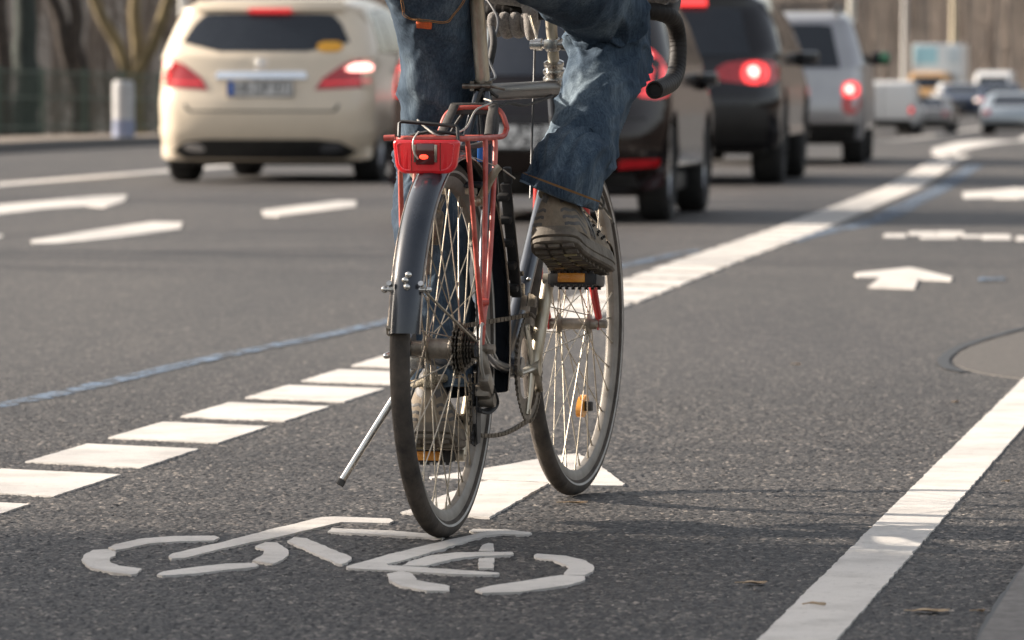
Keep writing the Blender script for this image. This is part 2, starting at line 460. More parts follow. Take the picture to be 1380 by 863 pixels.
# further along the cycle lane
paint('arrow_marking', c4([(795, 483), (800, 478), (975, 460), (1110, 492), (1105, 502), (1000, 498), (988, 528), (840, 523), (880, 492), (805, 491)]))
for a, b_, yy, t in ((1191, 1222, 319, 5), (1224, 1262, 316, 5), (1240, 1290, 321.5, 4), (1262, 1300, 316, 6), (1296, 1322, 320, 4), (1322, 1363, 321, 7), (1369, 1420, 323, 6)):
    paint('bicycle_symbol_marking', [(a, yy - t / 2 + 1), (a + 3, yy - t / 2), (b_ - 2, yy - t / 2), (b_, yy + t / 2 - 1), (b_ - 4, yy + t / 2), (a + 2, yy + t / 2)])
paint('arrow_marking', [(1297, 260), (1340, 257), (1368, 254), (1440, 258), (1440, 266), (1372, 269), (1340, 268), (1299, 269)])
paint('lane_marking', [(1320, 375.5), (1354, 375.5), (1354, 380), (1320, 380)], M_blue)
# carriageway lanes on the left
paint('lane_marking', c2([(100, 300), (300, 268), (490, 240), (590, 241), (582, 262), (400, 288), (190, 309), (105, 311)]))
paint('lane_marking', c2([(845, 203), (960, 188), (1085, 172), (1150, 172), (1150, 190), (1020, 207), (900, 222), (852, 220)]))
paint('arrow_marking', c2([(-60, 190), (0, 184), (150, 171), (290, 158), (410, 153), (402, 172), (340, 192), (280, 188), (140, 198), (0, 215), (-60, 222)]))
paint('lane_marking', c2([(-60, 288), (0, 280), (12, 285), (0, 292), (-60, 300)]))
ysl = [6 + i * 4 for i in range(60)]
xs = lambda y: -4.20 + .146 * (y - 42.0)
paint_w('lane_marking', [(xs(y) - .14, y) for y in ysl] + [(xs(y) + .14, y) for y in reversed(ysl)])
# thin faded blue line
def ribbon(name, px, wd, m, h=.0040):
    P = [at(x, y) for x, y in px]; P = [(p.x, p.y) for p in P]
    P = cr(P, 6); L = []; Rr = []
    for i, p in enumerate(P):
        a, b_ = P[max(0, i - 1)], P[min(len(P) - 1, i + 1)]
        t = V((b_[0] - a[0], b_[1] - a[1])).normalized(); n = V((-t.y, t.x))
        ww = wd * (1 + .5 * noise.noise(V((i * .8, 3, 0)))) * .5
        L.append((p[0] + n.x * ww, p[1] + n.y * ww)); Rr.append((p[0] - n.x * ww, p[1] - n.y * ww))
    vs = []; fs = []
    for a, b_ in zip(L, Rr): vs += [(a[0], a[1], zg(a[1]) + h), (b_[0], b_[1], zg(b_[1]) + h)]
    for i in range(len(P) - 1): fs.append((2 * i, 2 * i + 1, 2 * i + 3, 2 * i + 2))
    return MB().add(vs, fs).build(name, m, ROAD, smooth=0)
ribbon('blue_line_marking', [(-80, 563), (0, 548), (90, 530), (154, 515), (250, 492), (330, 475), (417, 458), (515, 436), (640, 405), (740, 381), (832, 361), (890, 348), (941, 338)], .075, M_blue)
ribbon('blue_line_marking', [(1060, 326), (1108, 314), (1179, 299), (1225, 276), (1271, 253), (1293, 237), (1315, 223)], .16, M_blue)
# tar seam round a patch
paint('road_patch', [(1281, 489), (1296, 473), (1335, 459), (1400, 442), (1480, 430), (1480, 520), (1380, 513), (1310, 503)], M_patch, h=.0040, smooth=1)
ribbon('tar_seam', [(1480, 427), (1400, 439), (1335, 456), (1296, 469), (1277, 480), (1271, 489), (1279, 498), (1300, 503)], .035, M_tar, h=.0048)
# drain channel crack along the right kerb
ribbon('tar_seam', [(1318, 880), (1340, 835), (1358, 806), (1385, 770), (1420, 722)], .022, M_tar, h=.0056)
# ------------------------------------------------------------------ bicycle (local: X right, Y forward, Z up, origin under the rear axle)
P0 = at(599, 725, .0030) + V((0, 0, .0036))
YAW = R(-13.2)
M_frame = mat('dark frame paint', (.030, .036, .046), .28, .35, coat=.5, col2=(.055, .062, .075), vscale=14, bump=.05)
M_framew = mat('worn grey blue tube', (.16, .19, .23), .32, .55, col2=(.30, .33, .37), vscale=22)
M_chrome = mat('dull chrome', (.52, .49, .44), .24, 1.0, col2=(.72, .70, .66), vscale=30)
M_alu = mat('stained aluminium', (.30, .245, .165), .40, .75, col2=(.72, .67, .56), vscale=26, stretch=(1, 1, .12), bump=.15, bscale=120)
M_hub = mat('grimy hub metal', (.16, .135, .105), .5, .7, col2=(.34, .30, .25), vscale=30)
M_spoke = mat('steel spoke', (.30, .26, .20), .50, .8, col2=(.48, .43, .35), vscale=50)
M_rim = mat('dirty aluminium rim', (.20, .18, .155), .55, .5, col2=(.32, .295, .26), vscale=18)
M_tyre = mat('dusty tyre rubber', (.030, .025, .021), .9, col2=(.105, .085, .066), vscale=14, bump=.6, bscale=160)
M_tread = M_tyre
M_stripe = mat('reflective tyre stripe', (.30, .28, .25), .5, col2=(.45, .43, .39), vscale=40)
M_black = mat('black plastic', (.014, .014, .014), .5, col2=(.032, .030, .028), vscale=40)
M_rub = mat('black rubber strap', (.030, .028, .026), .75, col2=(.07, .064, .058), vscale=25, bump=.3)
M_tape = mat('black bar tape', (.008, .007, .006), .6, spec=.2, col2=(.022, .018, .016), vscale=30, bump=.5, bscale=90)
M_red = mat('red painted tube', (.42, .055, .038), .42, coat=.2, col2=(.60, .17, .125), vscale=28, thr=(.4, .75))
M_redf = mat('red fork paint', (.36, .018, .016), .32, coat=.4, col2=(.46, .03, .025), vscale=18)
M_lens = mat('red reflector plastic', (.44, .006, .010), .20, coat=.6, col2=(.62, .014, .020), vscale=22, emit=(1, .02, .03), estr=.04, bump=.25, bscale=420, thr=(.3, .75))
M_lensd = mat('dark red lamp window', (.10, .005, .004), .08, coat=1.0)
M_bulb = mat('glowing bulb', (.6, .03, .02), .2, emit=(1, .045, .02), estr=1.5)
M_amber = mat('amber reflector plastic', (.78, .27, .02), .25, coat=.4, col2=(.88, .40, .06), vscale=60, bump=.6, bscale=500)
M_fend = mat('slate blue mudguard', (.020, .025, .034), .26, .2, coat=.5, col2=(.044, .048, .056), vscale=9)
M_fendedge = mat('brown stained chrome edge', (.24, .19, .15), .25, .9, col2=(.42, .36, .30), vscale=20)
M_steel = mat('greasy steel', (.085, .075, .065), .42, .9, col2=(.26, .23, .19), vscale=60, bump=.3)
M_chain = mat('oily chain', (.07, .058, .045), .45, .9, col2=(.20, .165, .12), vscale=120, bump=.4, bscale=300)
M_cable = mat('cable sleeve', (.02, .02, .02), .4)
M_cableg = mat('grey cable', (.42, .40, .36), .45, .4)
M_sticker = mat('blue plastic', (.03, .16, .55), .4)

bike = thing('bicycle', 'old dark touring bicycle with red rear carrier and drop handlebar ridden along the cycle lane', 'bicycle', P0, YAW)
RW = .344
HUBR = V((0, 0, RW)); HUBF = V((.012, 1.03, RW))
BB = V((0.008, .44, .287))
SC = V((.006, .278, .82))
X = V((1, 0, 0)); Z = V((0, 0, 1)); Yv = V((0, 1, 0))

def wheel(name, c, hubprof, hub_w, parent, stripe=True, seed=0, fl=.03):
    t = thing(name, None, None, c); t.parent = parent
    # tyre: rounded with shallow tread ribs
    mb = MB(); prof = []
    rw = .0175; rc = RW - rw
    for i in range(22):
        a = R(-145 + 290 * i / 21)
        prof.append((rc + math.cos(a) * rw, math.sin(a) * rw * 1.02))
    n = 160; P = len(prof); vs = []; fs = []
    for k in range(n):
        a = 2 * math.pi * k / n
        d = V((0, math.cos(a), math.sin(a)))
        for j, (r, h) in enumerate(prof):
            tr = .0009 if (abs(h) < .0125 and r > rc and (k + (2 if h > 0 else 0) + abs(j - 10) // 2) % 4 == 0) else 0
            vs.append(d * (r - tr) + X * h)
    for k in range(n):
        k2 = (k + 1) % n
        for j in range(P - 1): fs.append((k * P + j, k2 * P + j, k2 * P + j + 1, k * P + j + 1))
    mb.add(vs, fs).build('tyre', M_tyre, t)
    if stripe:
        mb = MB()
        for s in (-1, 1): mb.lathe([(RW - .0245, s * .0163), (RW - .0205, s * .0180), (RW - .0205, s * .0176), (RW - .0245, s * .0158)], (0, 0, 0), X, 120)
        mb.build('reflective_stripe', M_stripe, t)
    # rim
    rim = [(.3135, -.0115), (.3200, -.0120), (.3200, .0120), (.3135, .0115), (.3000, .0100), (.2935, .0060), (.2925, 0), (.2935, -.0060), (.3000, -.0100)]
    MB().lathe(rim, (0, 0, 0), X, 120).build('rim', M_rim, t, smooth=30)
    # hub: barrel, flanges, axle, skewer nuts
    mb = MB()
    mb.lathe(hubprof, (0, 0, 0), X, 32, closed=False)
    mb.cyl((-hub_w, 0, 0), (hub_w, 0, 0), .0055)
    for s in (-1, 1):
        mb.cyl((s * (hub_w - .012), 0, 0), (s * hub_w, 0, 0), .010, 16)
        mb.cyl((s * (hub_w + .002), 0, 0), (s * (hub_w + .016), 0, 0), .0085, 12)
    mb.build('hub', M_hub, t)
    # 36 spokes laced three-cross
    mb = MB(); rnd = random.Random(seed)
    for k in range(36):
        s = 1 if k % 2 else -1
        ar = 2 * math.pi * k / 36
        lead = 1 if (k // 2) % 2 else -1
        ah = ar + lead * R(58)
        rf = .020 if fl < .035 else .024
        p0 = V((s * fl, rf * math.cos(ah), rf * math.sin(ah)))
        p1 = V((s * .002, .2935 * math.cos(ar), .2935 * math.sin(ar)))
        mb.tube([p0, p1], .00125, 6)
        q = p1 + (p0 - p1).normalized() * .014
        mb.tube([p1, q], .0021, 6)
    mb.build('spokes', M_spoke, t)
    return t
rp = [(.008, -.062), (.014, -.060), (.014, -.040), (.026, -.036), (.026, -.032), (.0185, -.026), (.0185, .010), (.024, .014), (.024, .018), (.012, .022), (.010, .060)]
wr = wheel('rear_wheel', HUBR, rp, .066, bike, fl=.030, seed=1)
fp = [(.007, -.050), (.011, -.046), (.011, -.036), (.021, -.033), (.021, -.030), (.0115, -.024), (.0115, .024), (.021, .030), (.021, .033), (.011, .036), (.011, .046), (.007, .050)]
wf = wheel('front_wheel', HUBF, fp, .052, bike, fl=.030, seed=2); wf.rotation_euler = (0, 0, R(-2.6))
# amber wheel reflector between the spokes
def oval(mb, c, ux, uy, a, b_, th, n=24):
    mb.prism([(a * math.cos(2 * math.pi * k / n), b_ * math.sin(2 * math.pi * k / n)) for k in range(n)], c, ux, uy, th)
mb = MB(); ang = R(-57)
dirr = V((0, math.cos(ang), math.sin(ang))); tang = V((0, -math.sin(ang), math.cos(ang)))
oval(mb, V((-.0065, 0, 0)) + dirr * .205, tang, dirr, .030, .018, .013)
rf_ = mb.build('reflector', M_amber, wf)
MB().bbox(V((0, 0, 0)) + dirr * .205, (.018, .013, .020), .003).build('reflector_clip', M_black, rf_)
# cassette
mb = MB()
for i in range(7):
    r = .050 - .0042 * i; x = .024 + i * .0049; nt_ = 26 - 2 * i
    pr = []
    for k in range(nt_ * 4):
        a = 2 * math.pi * k / (nt_ * 4); rr = r + (.0022 if k % 4 in (0, 1) else -.0018)
        pr.append((rr * math.cos(a), rr * math.sin(a)))
    mb.prism(pr, (x, 0, 0), V((0, 1, 0)), V((0, 0, 1)), .0022)
mb.cyl((.022, 0, 0), (.060, 0, 0), .017, 20)
mb.build('cassette', M_steel, wr, smooth=25)
# quick release lever at the left end of the axle
mb = MB()
mb.tube(cr([(-.075, 0, 0), (-.082, -.004, -.002), (-.090, -.020, -.008), (-.096, -.045, -.012)], 4), [.006] * 4 + [.0065] * 4 + [.0062] * 4 + [.0055], 10)
mb.sphere((-.097, -.047, -.012), .0058, 10)
mb.build('axle_lever', M_chrome, wr)

# frame
mb = MB()
head_t = V((.006, .880, .842)); head_b = V((.006, .925, .695))
mb.tube([BB, SC], .0150, 16)                                       # seat tube
mb.tube([SC + V((0, 0, 0)), SC + (SC - BB).normalized() * .012], .0162, 16)
mb.tube([(.006, .925 - .012, .715), BB + V((0, .01, .01))], .0165, 16)      # down tube
mb.tube([head_b, head_t], .0175, 18)
for s in (-1, 1):
    drop = V((s * .064, .004, RW + .004))
    mb.tube(cr([SC + V((s * .008, -.012, -.012)), SC + V((s * .026, -.055, -.115)), V((s * .052, .09, .55)), drop + V((0, .02, .03))], 6), [.0080] * 18 + [.0070], 12)
    mb.tube(cr([BB + V((s * .018, -.02, -.002)), V((s * .036, .30, .296)), V((s * .058, .12, .318)), drop + V((0, .02, -.004))], 6), [.0105] * 6 + [.009] * 6 + [.0075] * 7, 12)
    mb.prism([(-.03, -.012), (.028, -.02), (.034, .010), (.03, .034), (.014, .032), (-.012, .014), (-.03, .008)], V((s * .064 - .002, .004, RW)), Yv, Z, .004)
mb.cyl(BB - X * .036, BB + X * .036, .0205, 22)
mb.tube([V((-.045, .108, .64)), V((.045, .108, .64))], .006, 10)    # stay bridge
mb.build('frame', M_frame, bike)
mb = MB(); mb.tube([SC + V((0, .0, -.012)), head_t + V((0, -.004, -.028))], .0165, 18)
mb.build('top_tube', mat('brown stained dark chrome tube', (.020, .017, .015), .36, .0, spec=.3, col2=(.070, .054, .044), vscale=18, stretch=(1, .4, 1)), bike)
# worn light patch of the down tube side: bottle cage bolts
for f in (.35, .52): MB().sphere(BB.lerp(V((.006, .913, .715)), f) + V((.012, -.008, .012)), .0045, 8).build('bolt', M_chrome, bike)
# seat clamp, post, saddle
mb = MB()
mb.lathe([(.0178, -.010), (.0178, .012), (.0150, .012), (.0150, -.010)], SC, SC - BB, 24)
mb.tube([SC + V((-.034, -.021, .0)), SC + V((.020, -.021, 0))], .0058, 10)
mb.box(SC + V((-.016, -.014, 0)), (.008, .02, .018)); mb.box(SC + V((.004, -.014, 0)), (.008, .02, .018))
mb.cyl(SC + V((.02, -.021, 0)), SC + V((.046, -.018, -.006)), .003, 8)
mb.build('seat_clamp', M_steel, bike)
sp_top = SC + (SC - BB).normalized() * .215
MB().tube([SC - (SC - BB).normalized() * .02, sp_top], .0137, 24).build('seat_post', M_alu, bike)
mb = MB()
sad = [(-.14, .075, .006), (-.10, .082, .012), (-.04, .066, .006), (.02, .036, .004), (.08, .022, .006), (.125, .016, .002)]
ring = []
for (yy, hw, zz) in cr(sad, 5):
    row = []
    for k in range(14):
        a = math.pi * 2 * k / 14
        row.append(V((hw * math.cos(a), yy, zz + (.020 if math.sin(a) > 0 else .030) * math.sin(a))) + sp_top + V((0, .02, .05)))
    ring.append(row)
vs = [p for r_ in ring for p in r_]; fs = []
for i in range(len(ring) - 1):
    for k in range(14): fs.append((i * 14 + k, i * 14 + (k + 1) % 14, (i + 1) * 14 + (k + 1) % 14, (i + 1) * 14 + k))
fs += [tuple(range(14)), tuple((len(ring) - 1) * 14 + k for k in range(13, -1, -1))]
mb.add(vs, fs); mb.build('saddle', M_black, bike)
# headset and stem
hd = (head_t - head_b).normalized()
mb = MB()
mb.lathe([(.0185, -.034), (.0215, -.030), (.0225, -.018), (.0235, -.012), (.0235, -.006), (.0195, -.003), (.0195, .001), (.0225, .004), (.0225, .010), (.0180, .012), (.0180, .016), (.0200, .018), (.0200, .025), (.0150, .028), (.0113, .029)], head_t, hd, 28, closed=False)
mb.build('headset', M_chrome, bike)
MB().lathe([(.018, -.012), (.022, -.010), (.022, .008), (.018, .012)], head_b, hd, 24, closed=False).build('headset', M_chrome, bike)
st_top = head_t + hd * .150
bar_c = V((.006, .955, .968))
mb = MB()
mb.tube([head_t + hd * .02, st_top - hd * .02], .0112, 20)
mb.sphere(st_top - hd * .02, .0135, 14)
mb.tube(cr([st_top - hd * .026, st_top + V((0, .03, -.012)), bar_c], 4), [.0125] * 5 + [.0115] * 4, 14)
mb.lathe([(.0145, -.02), (.0175, -.018), (.0175, .018), (.0145, .02)], bar_c, X, 20)
mb.build('stem', M_alu, bike)
# stem mounted gear levers
mb = MB(); sc_ = head_t + hd * .062
mb.lathe([(.0125, -.013), (.0150, -.011), (.0150, .011), (.0125, .013)], sc_, hd, 24)
mb.tube([sc_ + V((-.040, -.006, 0)), sc_ + V((.040, -.006, 0))], .0085, 14)
for s in (-1, 1):
    mb.cyl(sc_ + V((s * .020, -.006, 0)), sc_ + V((s * .036, -.006, 0)), .0125, 18)
    mb.cyl(sc_ + V((s * .037, -.006, 0)), sc_ + V((s * .043, -.006, 0)), .010, 12)
mb.bbox(sc_ + V((0, -.014, 0)), (.026, .012, .020), .003)
for s, tilt in ((-1, -.018), (1, .0)):
    a = sc_ + V((s * .028, -.008, .006)); b_ = sc_ + V((s * .028 + tilt, .000, .056))
    mb.tube([a, a.lerp(b_, .5), b_], [.0042, .0050, .0062], 10, flat=.55)
mb.build('gear_lever', M_chrome, bike)
# handlebar
def bar_path(s):
    return cr([bar_c, bar_c + V((s * .10, .002, 0)), bar_c + V((s * .165, .010, 0)), bar_c + V((s * .198, .045, -.006)), bar_c + V((s * .207, .090, -.022)),
               bar_c + V((s * .210, .112, -.060)), bar_c + V((s * .212, .092, -.112)), bar_c + V((s * .213, .035, -.140)), bar_c + V((s * .212, -.050, -.151)), bar_c + V((s * .210, -.115, -.156))], 6)
L = [p for p in reversed(bar_path(-1))] + bar_path(1)[1:]
MB().tube(L, .0130, 14).build('handlebar', M_black, bike)
def tape(s):
    pth = bar_path(s)[2:]
    dense = cr(pth, 5); mb = MB(); rs = []
    for i in range(len(dense)): rs.append(.0174 + .0006 * ((i % 7) / 6.0))
    mb.tube(dense, rs, 18, caps=False)
    e, d = V(dense[-1]), (V(dense[-1]) - V(dense[-3])).normalized()
    mb.lathe([(.0176, -.002), (.0176, .004), (.0150, .006), (.0120, .004), (.0105, -.012), (.0001, -.012)], e, d, 20, closed=False)
    mb.build('bar_tape', M_tape, bike)
    # brake lever hood and blade
    h0 = bar_c + V((s * .196, .085, -.010)); mb = MB()
    mb.tube(cr([h0, h0 + V((0, .030, .016)), h0 + V((0, .060, .028)), h0 + V((0, .076, .046))], 4), [.016, .0165, .0165, .016, .0155, .0150, .0145, .014, .0135, .013, .0125, .011, .008], 12)
    mb.build('brake_hood', M_rub, bike)
    mb = MB()
    mb.tube(cr([h0 + V((0, .066, .026)), h0 + V((-s * .001, .080, -.02)), h0 + V((-s * .004, .060, -.075)), h0 + V((-s * .006, .040, -.110))], 5), [.0075] * 8 + [.006] * 8, 10, flat=.6)
    mb.build('brake_lever', M_chrome, bike)
tape(-1); tape(1)
# fork
mb = MB()
crown = head_b + V((0, .004, -.022))
mb.tube([crown + V((-.040, 0, 0)), crown + V((.040, 0, 0))], .014, 14)
mb.build('fork_crown', M_chrome, bike)
for s in (-1, 1):
    pts = cr([crown + V((s * .040, 0, .006)), crown + V((s * .048, .015, -.12)), V((.004 + s * .053, .980, .45)), HUBF + V((s * .052, -.006, .012))], 6)
    mb = MB(); mb.tube(pts, [.0125 - .0055 * i / (len(pts) - 1) for i in range(len(pts))], 14)
    mb.prism([(-.010, -.012), (.012, -.012), (.013, .012), (-.008, .02)], HUBF + V((s * .051 - .0015, 0, 0)), Yv, Z, .003)
    mb.build('fork_blade', M_redf, bike)
# cranks
ca = R(14)    # forward lean of the right crank
cu = V((0, math.sin(ca), math.cos(ca)))
PR = BB + V((.066, 0, 0)) + cu * .170; PL = BB + V((-.066, 0, 0)) - cu * .170
def crank(s, c0, c1):
    mb = MB(); a = c0; b_ = c1; n = 10
    for i in range(n + 1):
        pass
    dirv = (b_ - a).normalized(); side = dirv.cross(X).normalized()
    vs = []; fs = []
    for i in range(n + 1):
        t = i / n; p = a.lerp(b_, t) + X * (s * .010 * t)
        wd = .0135 - .0045 * t + (.003 if i in (0, n) else 0); th = .0125
        for k in range(10):
            an = 2 * math.pi * k / 10
            vs.append(p + side * wd * math.cos(an) + X * th * math.sin(an))
    for i in range(n):
        for k in range(10): fs.append((i * 10 + k, i * 10 + (k + 1) % 10, (i + 1) * 10 + (k + 1) % 10, (i + 1) * 10 + k))
    fs += [tuple(range(10)), tuple(n * 10 + k for k in range(9, -1, -1))]
    mb.add(vs, fs)
    mb.cyl(a - X * .012, a + X * .012, .016, 18); mb.cyl(b_ + X * (s * .010) - X * .009, b_ + X * (s * .010) + X * .009, .0125, 16)
    mb.build('crank_arm', M_alu, bike)
crank(1, BB + V((.058, 0, 0)), PR); crank(-1, BB + V((-.058, 0, 0)), PL)
# chainrings with spider
mb = MB()
for r, x, nt_ in ((.1010, .046, 50), (.0790, .038, 40)):
    pr = []
    for k in range(nt_ * 4):
        a = 2 * math.pi * k / (nt_ * 4); rr = r + (.0026 if k % 4 in (0, 1) else -.0016)
        pr.append((rr * math.cos(a), rr * math.sin(a)))
    n = len(pr); vs = []
    for xx in (x, x + .003):
        vs += [BB + V((xx, p, q)) for p, q in pr]
        vs += [BB + V((xx, p * (r - .020) / math.hypot(p, q), q * (r - .020) / math.hypot(p, q))) for p, q in pr]
    fs = []
    for k in range(n):
        k2 = (k + 1) % n
        fs += [(k, k2, n + k2, n + k), (2 * n + k2, 2 * n + k, 3 * n + k, 3 * n + k2), (k2, k, 2 * n + k, 2 * n + k2), (n + k, n + k2, 3 * n + k2, 3 * n + k)]
    mb.add(vs, fs)
mb.build('chainring', M_steel, bike, smooth=25)
mb = MB()
for k in range(5):
    a = ca + 2 * math.pi * (k + .5) / 5; d = V((0, math.sin(a), math.cos(a)))
    mb.tube([BB + V((.054, 0, 0)) + d * .012, BB + V((.053, 0, 0)) + d * .05, BB + V((.050, 0, 0)) + d * .090], [.0125, .010, .008], 12, flat=.5)
    mb.cyl(BB + V((.045, 0, 0)) + d * .084, BB + V((.056, 0, 0)) + d * .084, .006, 10)
mb.build('chainring_spider', M_alu, bike)
# pedals
def pedal(c, s, tilt):
    M = Matrix.Translation(c) @ Matrix.Rotation(tilt, 4, 'X')
    mb = MB(); w_ = .088; l_ = .070
    ox = s * (.052)
    mb.cyl((s * .004, 0, 0), (s * .098, 0, 0), .0065, 12)
    mb.cyl((s * .012, 0, 0), (s * .092, 0, 0), .0105, 14)
    for yy in (-l_ / 2, l_ / 2):
        mb.bbox((ox, yy, 0), (w_, .006, .022), .002)
        for q in range(7): mb.box((ox - w_ * .43 + q * w_ * .143, yy, -.0125), (.006, .006, .006)); mb.box((ox - w_ * .43 + q * w_ * .143, yy, .0125), (.006, .006, .006))
    for xx in (-w_ / 2, w_ / 2): mb.bbox((ox + xx, 0, 0), (.007, l_, .020), .002)
    mb.xf(M); p = mb.build('pedal', M_black, bike)
    for yy in (-1, 1):
        m2 = MB(); m2.bbox((ox, yy * (l_ / 2 + .0065), .002), (.052, .007, .0175), .002); m2.xf(M); m2.build('reflector', M_amber, p)
pedal(PR + X * .012, 1, R(-6)); pedal(PL - X * .012, -1, R(2))
# chain
def chain_run(a, b_, sag=0.0):
    mb = MB(); L = (b_ - a).length; n = max(1, int(L / .0127))
    pts = [a.lerp(b_, i / n) + V((0, 0, -sag * math.sin(math.pi * i / n))) for i in range(n + 1)]
    for i in range(n):
        p, q = pts[i], pts[i + 1]; c = (p + q) / 2; d = (q - p).normalized()
        rot = d.to_track_quat('Y', 'Z').to_matrix()
        o = .0028 if i % 2 else .0016
        for s in (-1, 1): mb.bbox(c + rot @ V((s * o, 0, 0)), (.0013, .0155, .0078), .0006, rot)
        mb.cyl(p - X * .0035, p + X * .0035, .0040, 8)
    return mb
mb = chain_run(V((.040, .012, RW + .042)), BB + V((.0475, .0, .100)))
m2 = chain_run(V((.050, .030, RW - .158)), BB + V((.0475, -.012, -.100)), .012)
mb.add(m2.v, m2.f)
# wrap round the front of the chainring and through the cage


arc = [BB + V((.0475, .1015 * math.sin(R(a)), .1015 * math.cos(R(a)))) for a in range(0, 186, 7)]
for p, q in zip(arc, arc[1:]):
    m2 = chain_run(p, q); mb.add(m2.v, m2.f)
arc = [V((.040, -.045 * math.sin(R(a)), RW + .042 * math.cos(R(a)))) for a in range(0, 170, 15)]
for p, q in zip(arc, arc[1:]):
    m2 = chain_run(p, q); mb.add(m2.v, m2.f)
m2 = chain_run(V((.044, .015, RW - .050)), V((.049, .000, RW - .150))); mb.add(m2.v, m2.f)
mb.build('chain', M_chain, bike, smooth=25)
# rear derailleur: hanger, parallelogram, cage with two jockey wheels, cable loop
mb = MB()
mb.tube(cr([V((.068, .000, RW - .004)), V((.074, .002, RW - .030)), V((.076, .012, RW - .048))], 4), .010, 12)
mb.cyl((.060, 0, RW), (.092, 0, RW), .0075, 14); mb.cyl((.082, 0, RW), (.094, 0, RW), .0100, 6)
mb.bbox((.074, .018, RW - .062), (.022, .050, .030), .008, Matrix.Rotation(R(-38), 3, 'X'))
mb.bbox((.066, .034, RW - .082), (.030, .042, .026), .008, Matrix.Rotation(R(-20), 3, 'X'))
mb.cyl((.050, .040, RW - .095), (.085, .040, RW - .095), .013, 16)
mb.build('rear_derailleur', M_hub, bike)
mb = MB()
for xx in (.0445, .0560): mb.prism([(-.012, .015), (.014, .018), (.016, -.06), (.012, -.085), (-.010, -.086), (-.016, -.05)], V((xx, .026, RW - .088)), Yv, Z, .0022)
for zz in (-.085, -.158):
    pr = [((.019 + (.002 if k % 4 < 2 else -.002)) * math.cos(2 * math.pi * k / 44), (.019 + (.002 if k % 4 < 2 else -.002)) * math.sin(2 * math.pi * k / 44)) for k in range(44)]
    mb.prism(pr, V((.0485, .026, RW + zz)), Yv, Z, .004)
mb.tube(cr([V((.074, .014, RW - .05)), V((.080, .052, RW - .088)), V((.078, .062, RW - .105)), V((.070, .040, RW - .116)), V((.060, .016, RW - .112))], 6), .0085, 10, flat=.5)
mb.build('derailleur_cage', M_black, bike, smooth=25)
MB().tube(cr([V((.062, .15, .318)), V((.066, .06, RW + .012)), V((.074, -.012, RW + .046)), V((.080, -.050, RW + .030)), V((.080, -.048, RW - .020)), V((.076, -.010, RW - .052))], 8), .0030, 10).build('gear_cable', M_cableg, bike)
# front derailleur
mb = MB(); fd = BB + V((.040, -.012, .125))
mb.prism([(-.035, -.012), (.045, -.020), (.055, .004), (-.02, .018)], fd + V((.000, 0, 0)), Yv, Z, .002)
mb.prism([(-.035, -.006), (.045, -.012), (.05, .008), (-.02, .018)], fd + V((.013, 0, 0)), Yv, Z, .002)
mb.bbox(fd + V((-.014, -.010, .024)), (.036, .024, .026), .006); mb.bbox(fd + V((-.020, -.016, .052)), (.030, .020, .022), .006, Matrix.Rotation(R(25), 3, 'Y'))
mb.lathe([(.0165, -.010), (.0195, -.009), (.0195, .009), (.0165, .010)], BB.lerp(SC, .27), SC - BB, 22)
mb.cyl(fd + V((-.03, -.02, .05)), fd + V((.004, -.02, .055)), .005, 10)
mb.build('front_derailleur', M_steel, bike)
# rear mudguard
RF = .352
def fender_pt(a, th, off=0.0):
    # a: angle from straight back (-Y) upwards, th: across -1..1
    ph = th * R(78); rr = .0285
    r = RF - .010 + (rr + off) * math.cos(ph) * .75; x = (rr + off) * math.sin(ph)
    return HUBR + V((x + .013, -r * math.cos(a), r * math.sin(a)))
mb = MB(); vs = []; fs = []; na, nc = 90, 13
a0, a1 = R(7), R(196)
for i in range(na + 1):
    for off in (0, -.0016):
        for j in range(nc): vs.append(fender_pt(a0 + (a1 - a0) * i / na, -1 + 2 * j / (nc - 1), off))
W2 = 2 * nc
for i in range(na):
    b0, b1 = i * W2, (i + 1) * W2
    for j in range(nc - 1):
        mi = 1 if j in (0, nc - 2) else 0
        mb_f = (b0 + j, b0 + j + 1, b1 + j + 1, b1 + j); fs.append(mb_f)
        fs.append((b0 + nc + j + 1, b0 + nc + j, b1 + nc + j, b1 + nc + j + 1))
    fs.append((b0, b1, b1 + nc, b0 + nc)); fs.append((b0 + nc - 1, b0 + 2 * nc - 1, b1 + 2 * nc - 1, b1 + nc - 1))
for b0, rev in ((0, False), (na * W2, True)):
    for j in range(nc - 1):
        q = (b0 + j, b0 + nc + j, b0 + nc + j + 1, b0 + j + 1); fs.append(q[::-1] if rev else q)
mb.add(vs, fs); fender = mb.build('mudguard', M_fend, bike, smooth=50)
mb = MB()
for s in (-1, 1): mb.tube([fender_pt(a0 + (a1 - a0) * i / 80, s * 1.0, .0003) for i in range(81)], .0022, 8)
mb.build('mudguard_edge', M_fendedge, fender)
mb = MB()
for a, x in ((R(20), -.9), (R(20), .9)):
    c = fender_pt(a, x, .002); mb.cyl(c - X * .010, c + X * .010, .0045, 10); mb.sphere(c + X * (.011 if x > 0 else -.011), .0065, 10); mb.cyl(c + V((0, -.004, .008)), c + V((0, -.012, .012)), .005, 8)
for dz, dx in ((.0, .1), (.014, .0), (.026, .12)):
    c = fender_pt(R(20) + dz * 2.4, dx, .001); mb.sphere(c, .0062, 10, (1, .6, 1))
mb.build('mudguard_bolt', M_chrome, fender)
mb = MB()
for s in (-1, 1): mb.tube([fender_pt(R(20), s * .95, .003), HUBR + V((s * .060, -.02, .018)), HUBR + V((s * .066, .0, .008))], .0024, 8)
mb.tube([fender_pt(R(9), -.9), fender_pt(R(7), -1.25), fender_pt(R(12), -1.3)], .006, 8)
mb.build('mudguard_stay', M_spoke, bike)
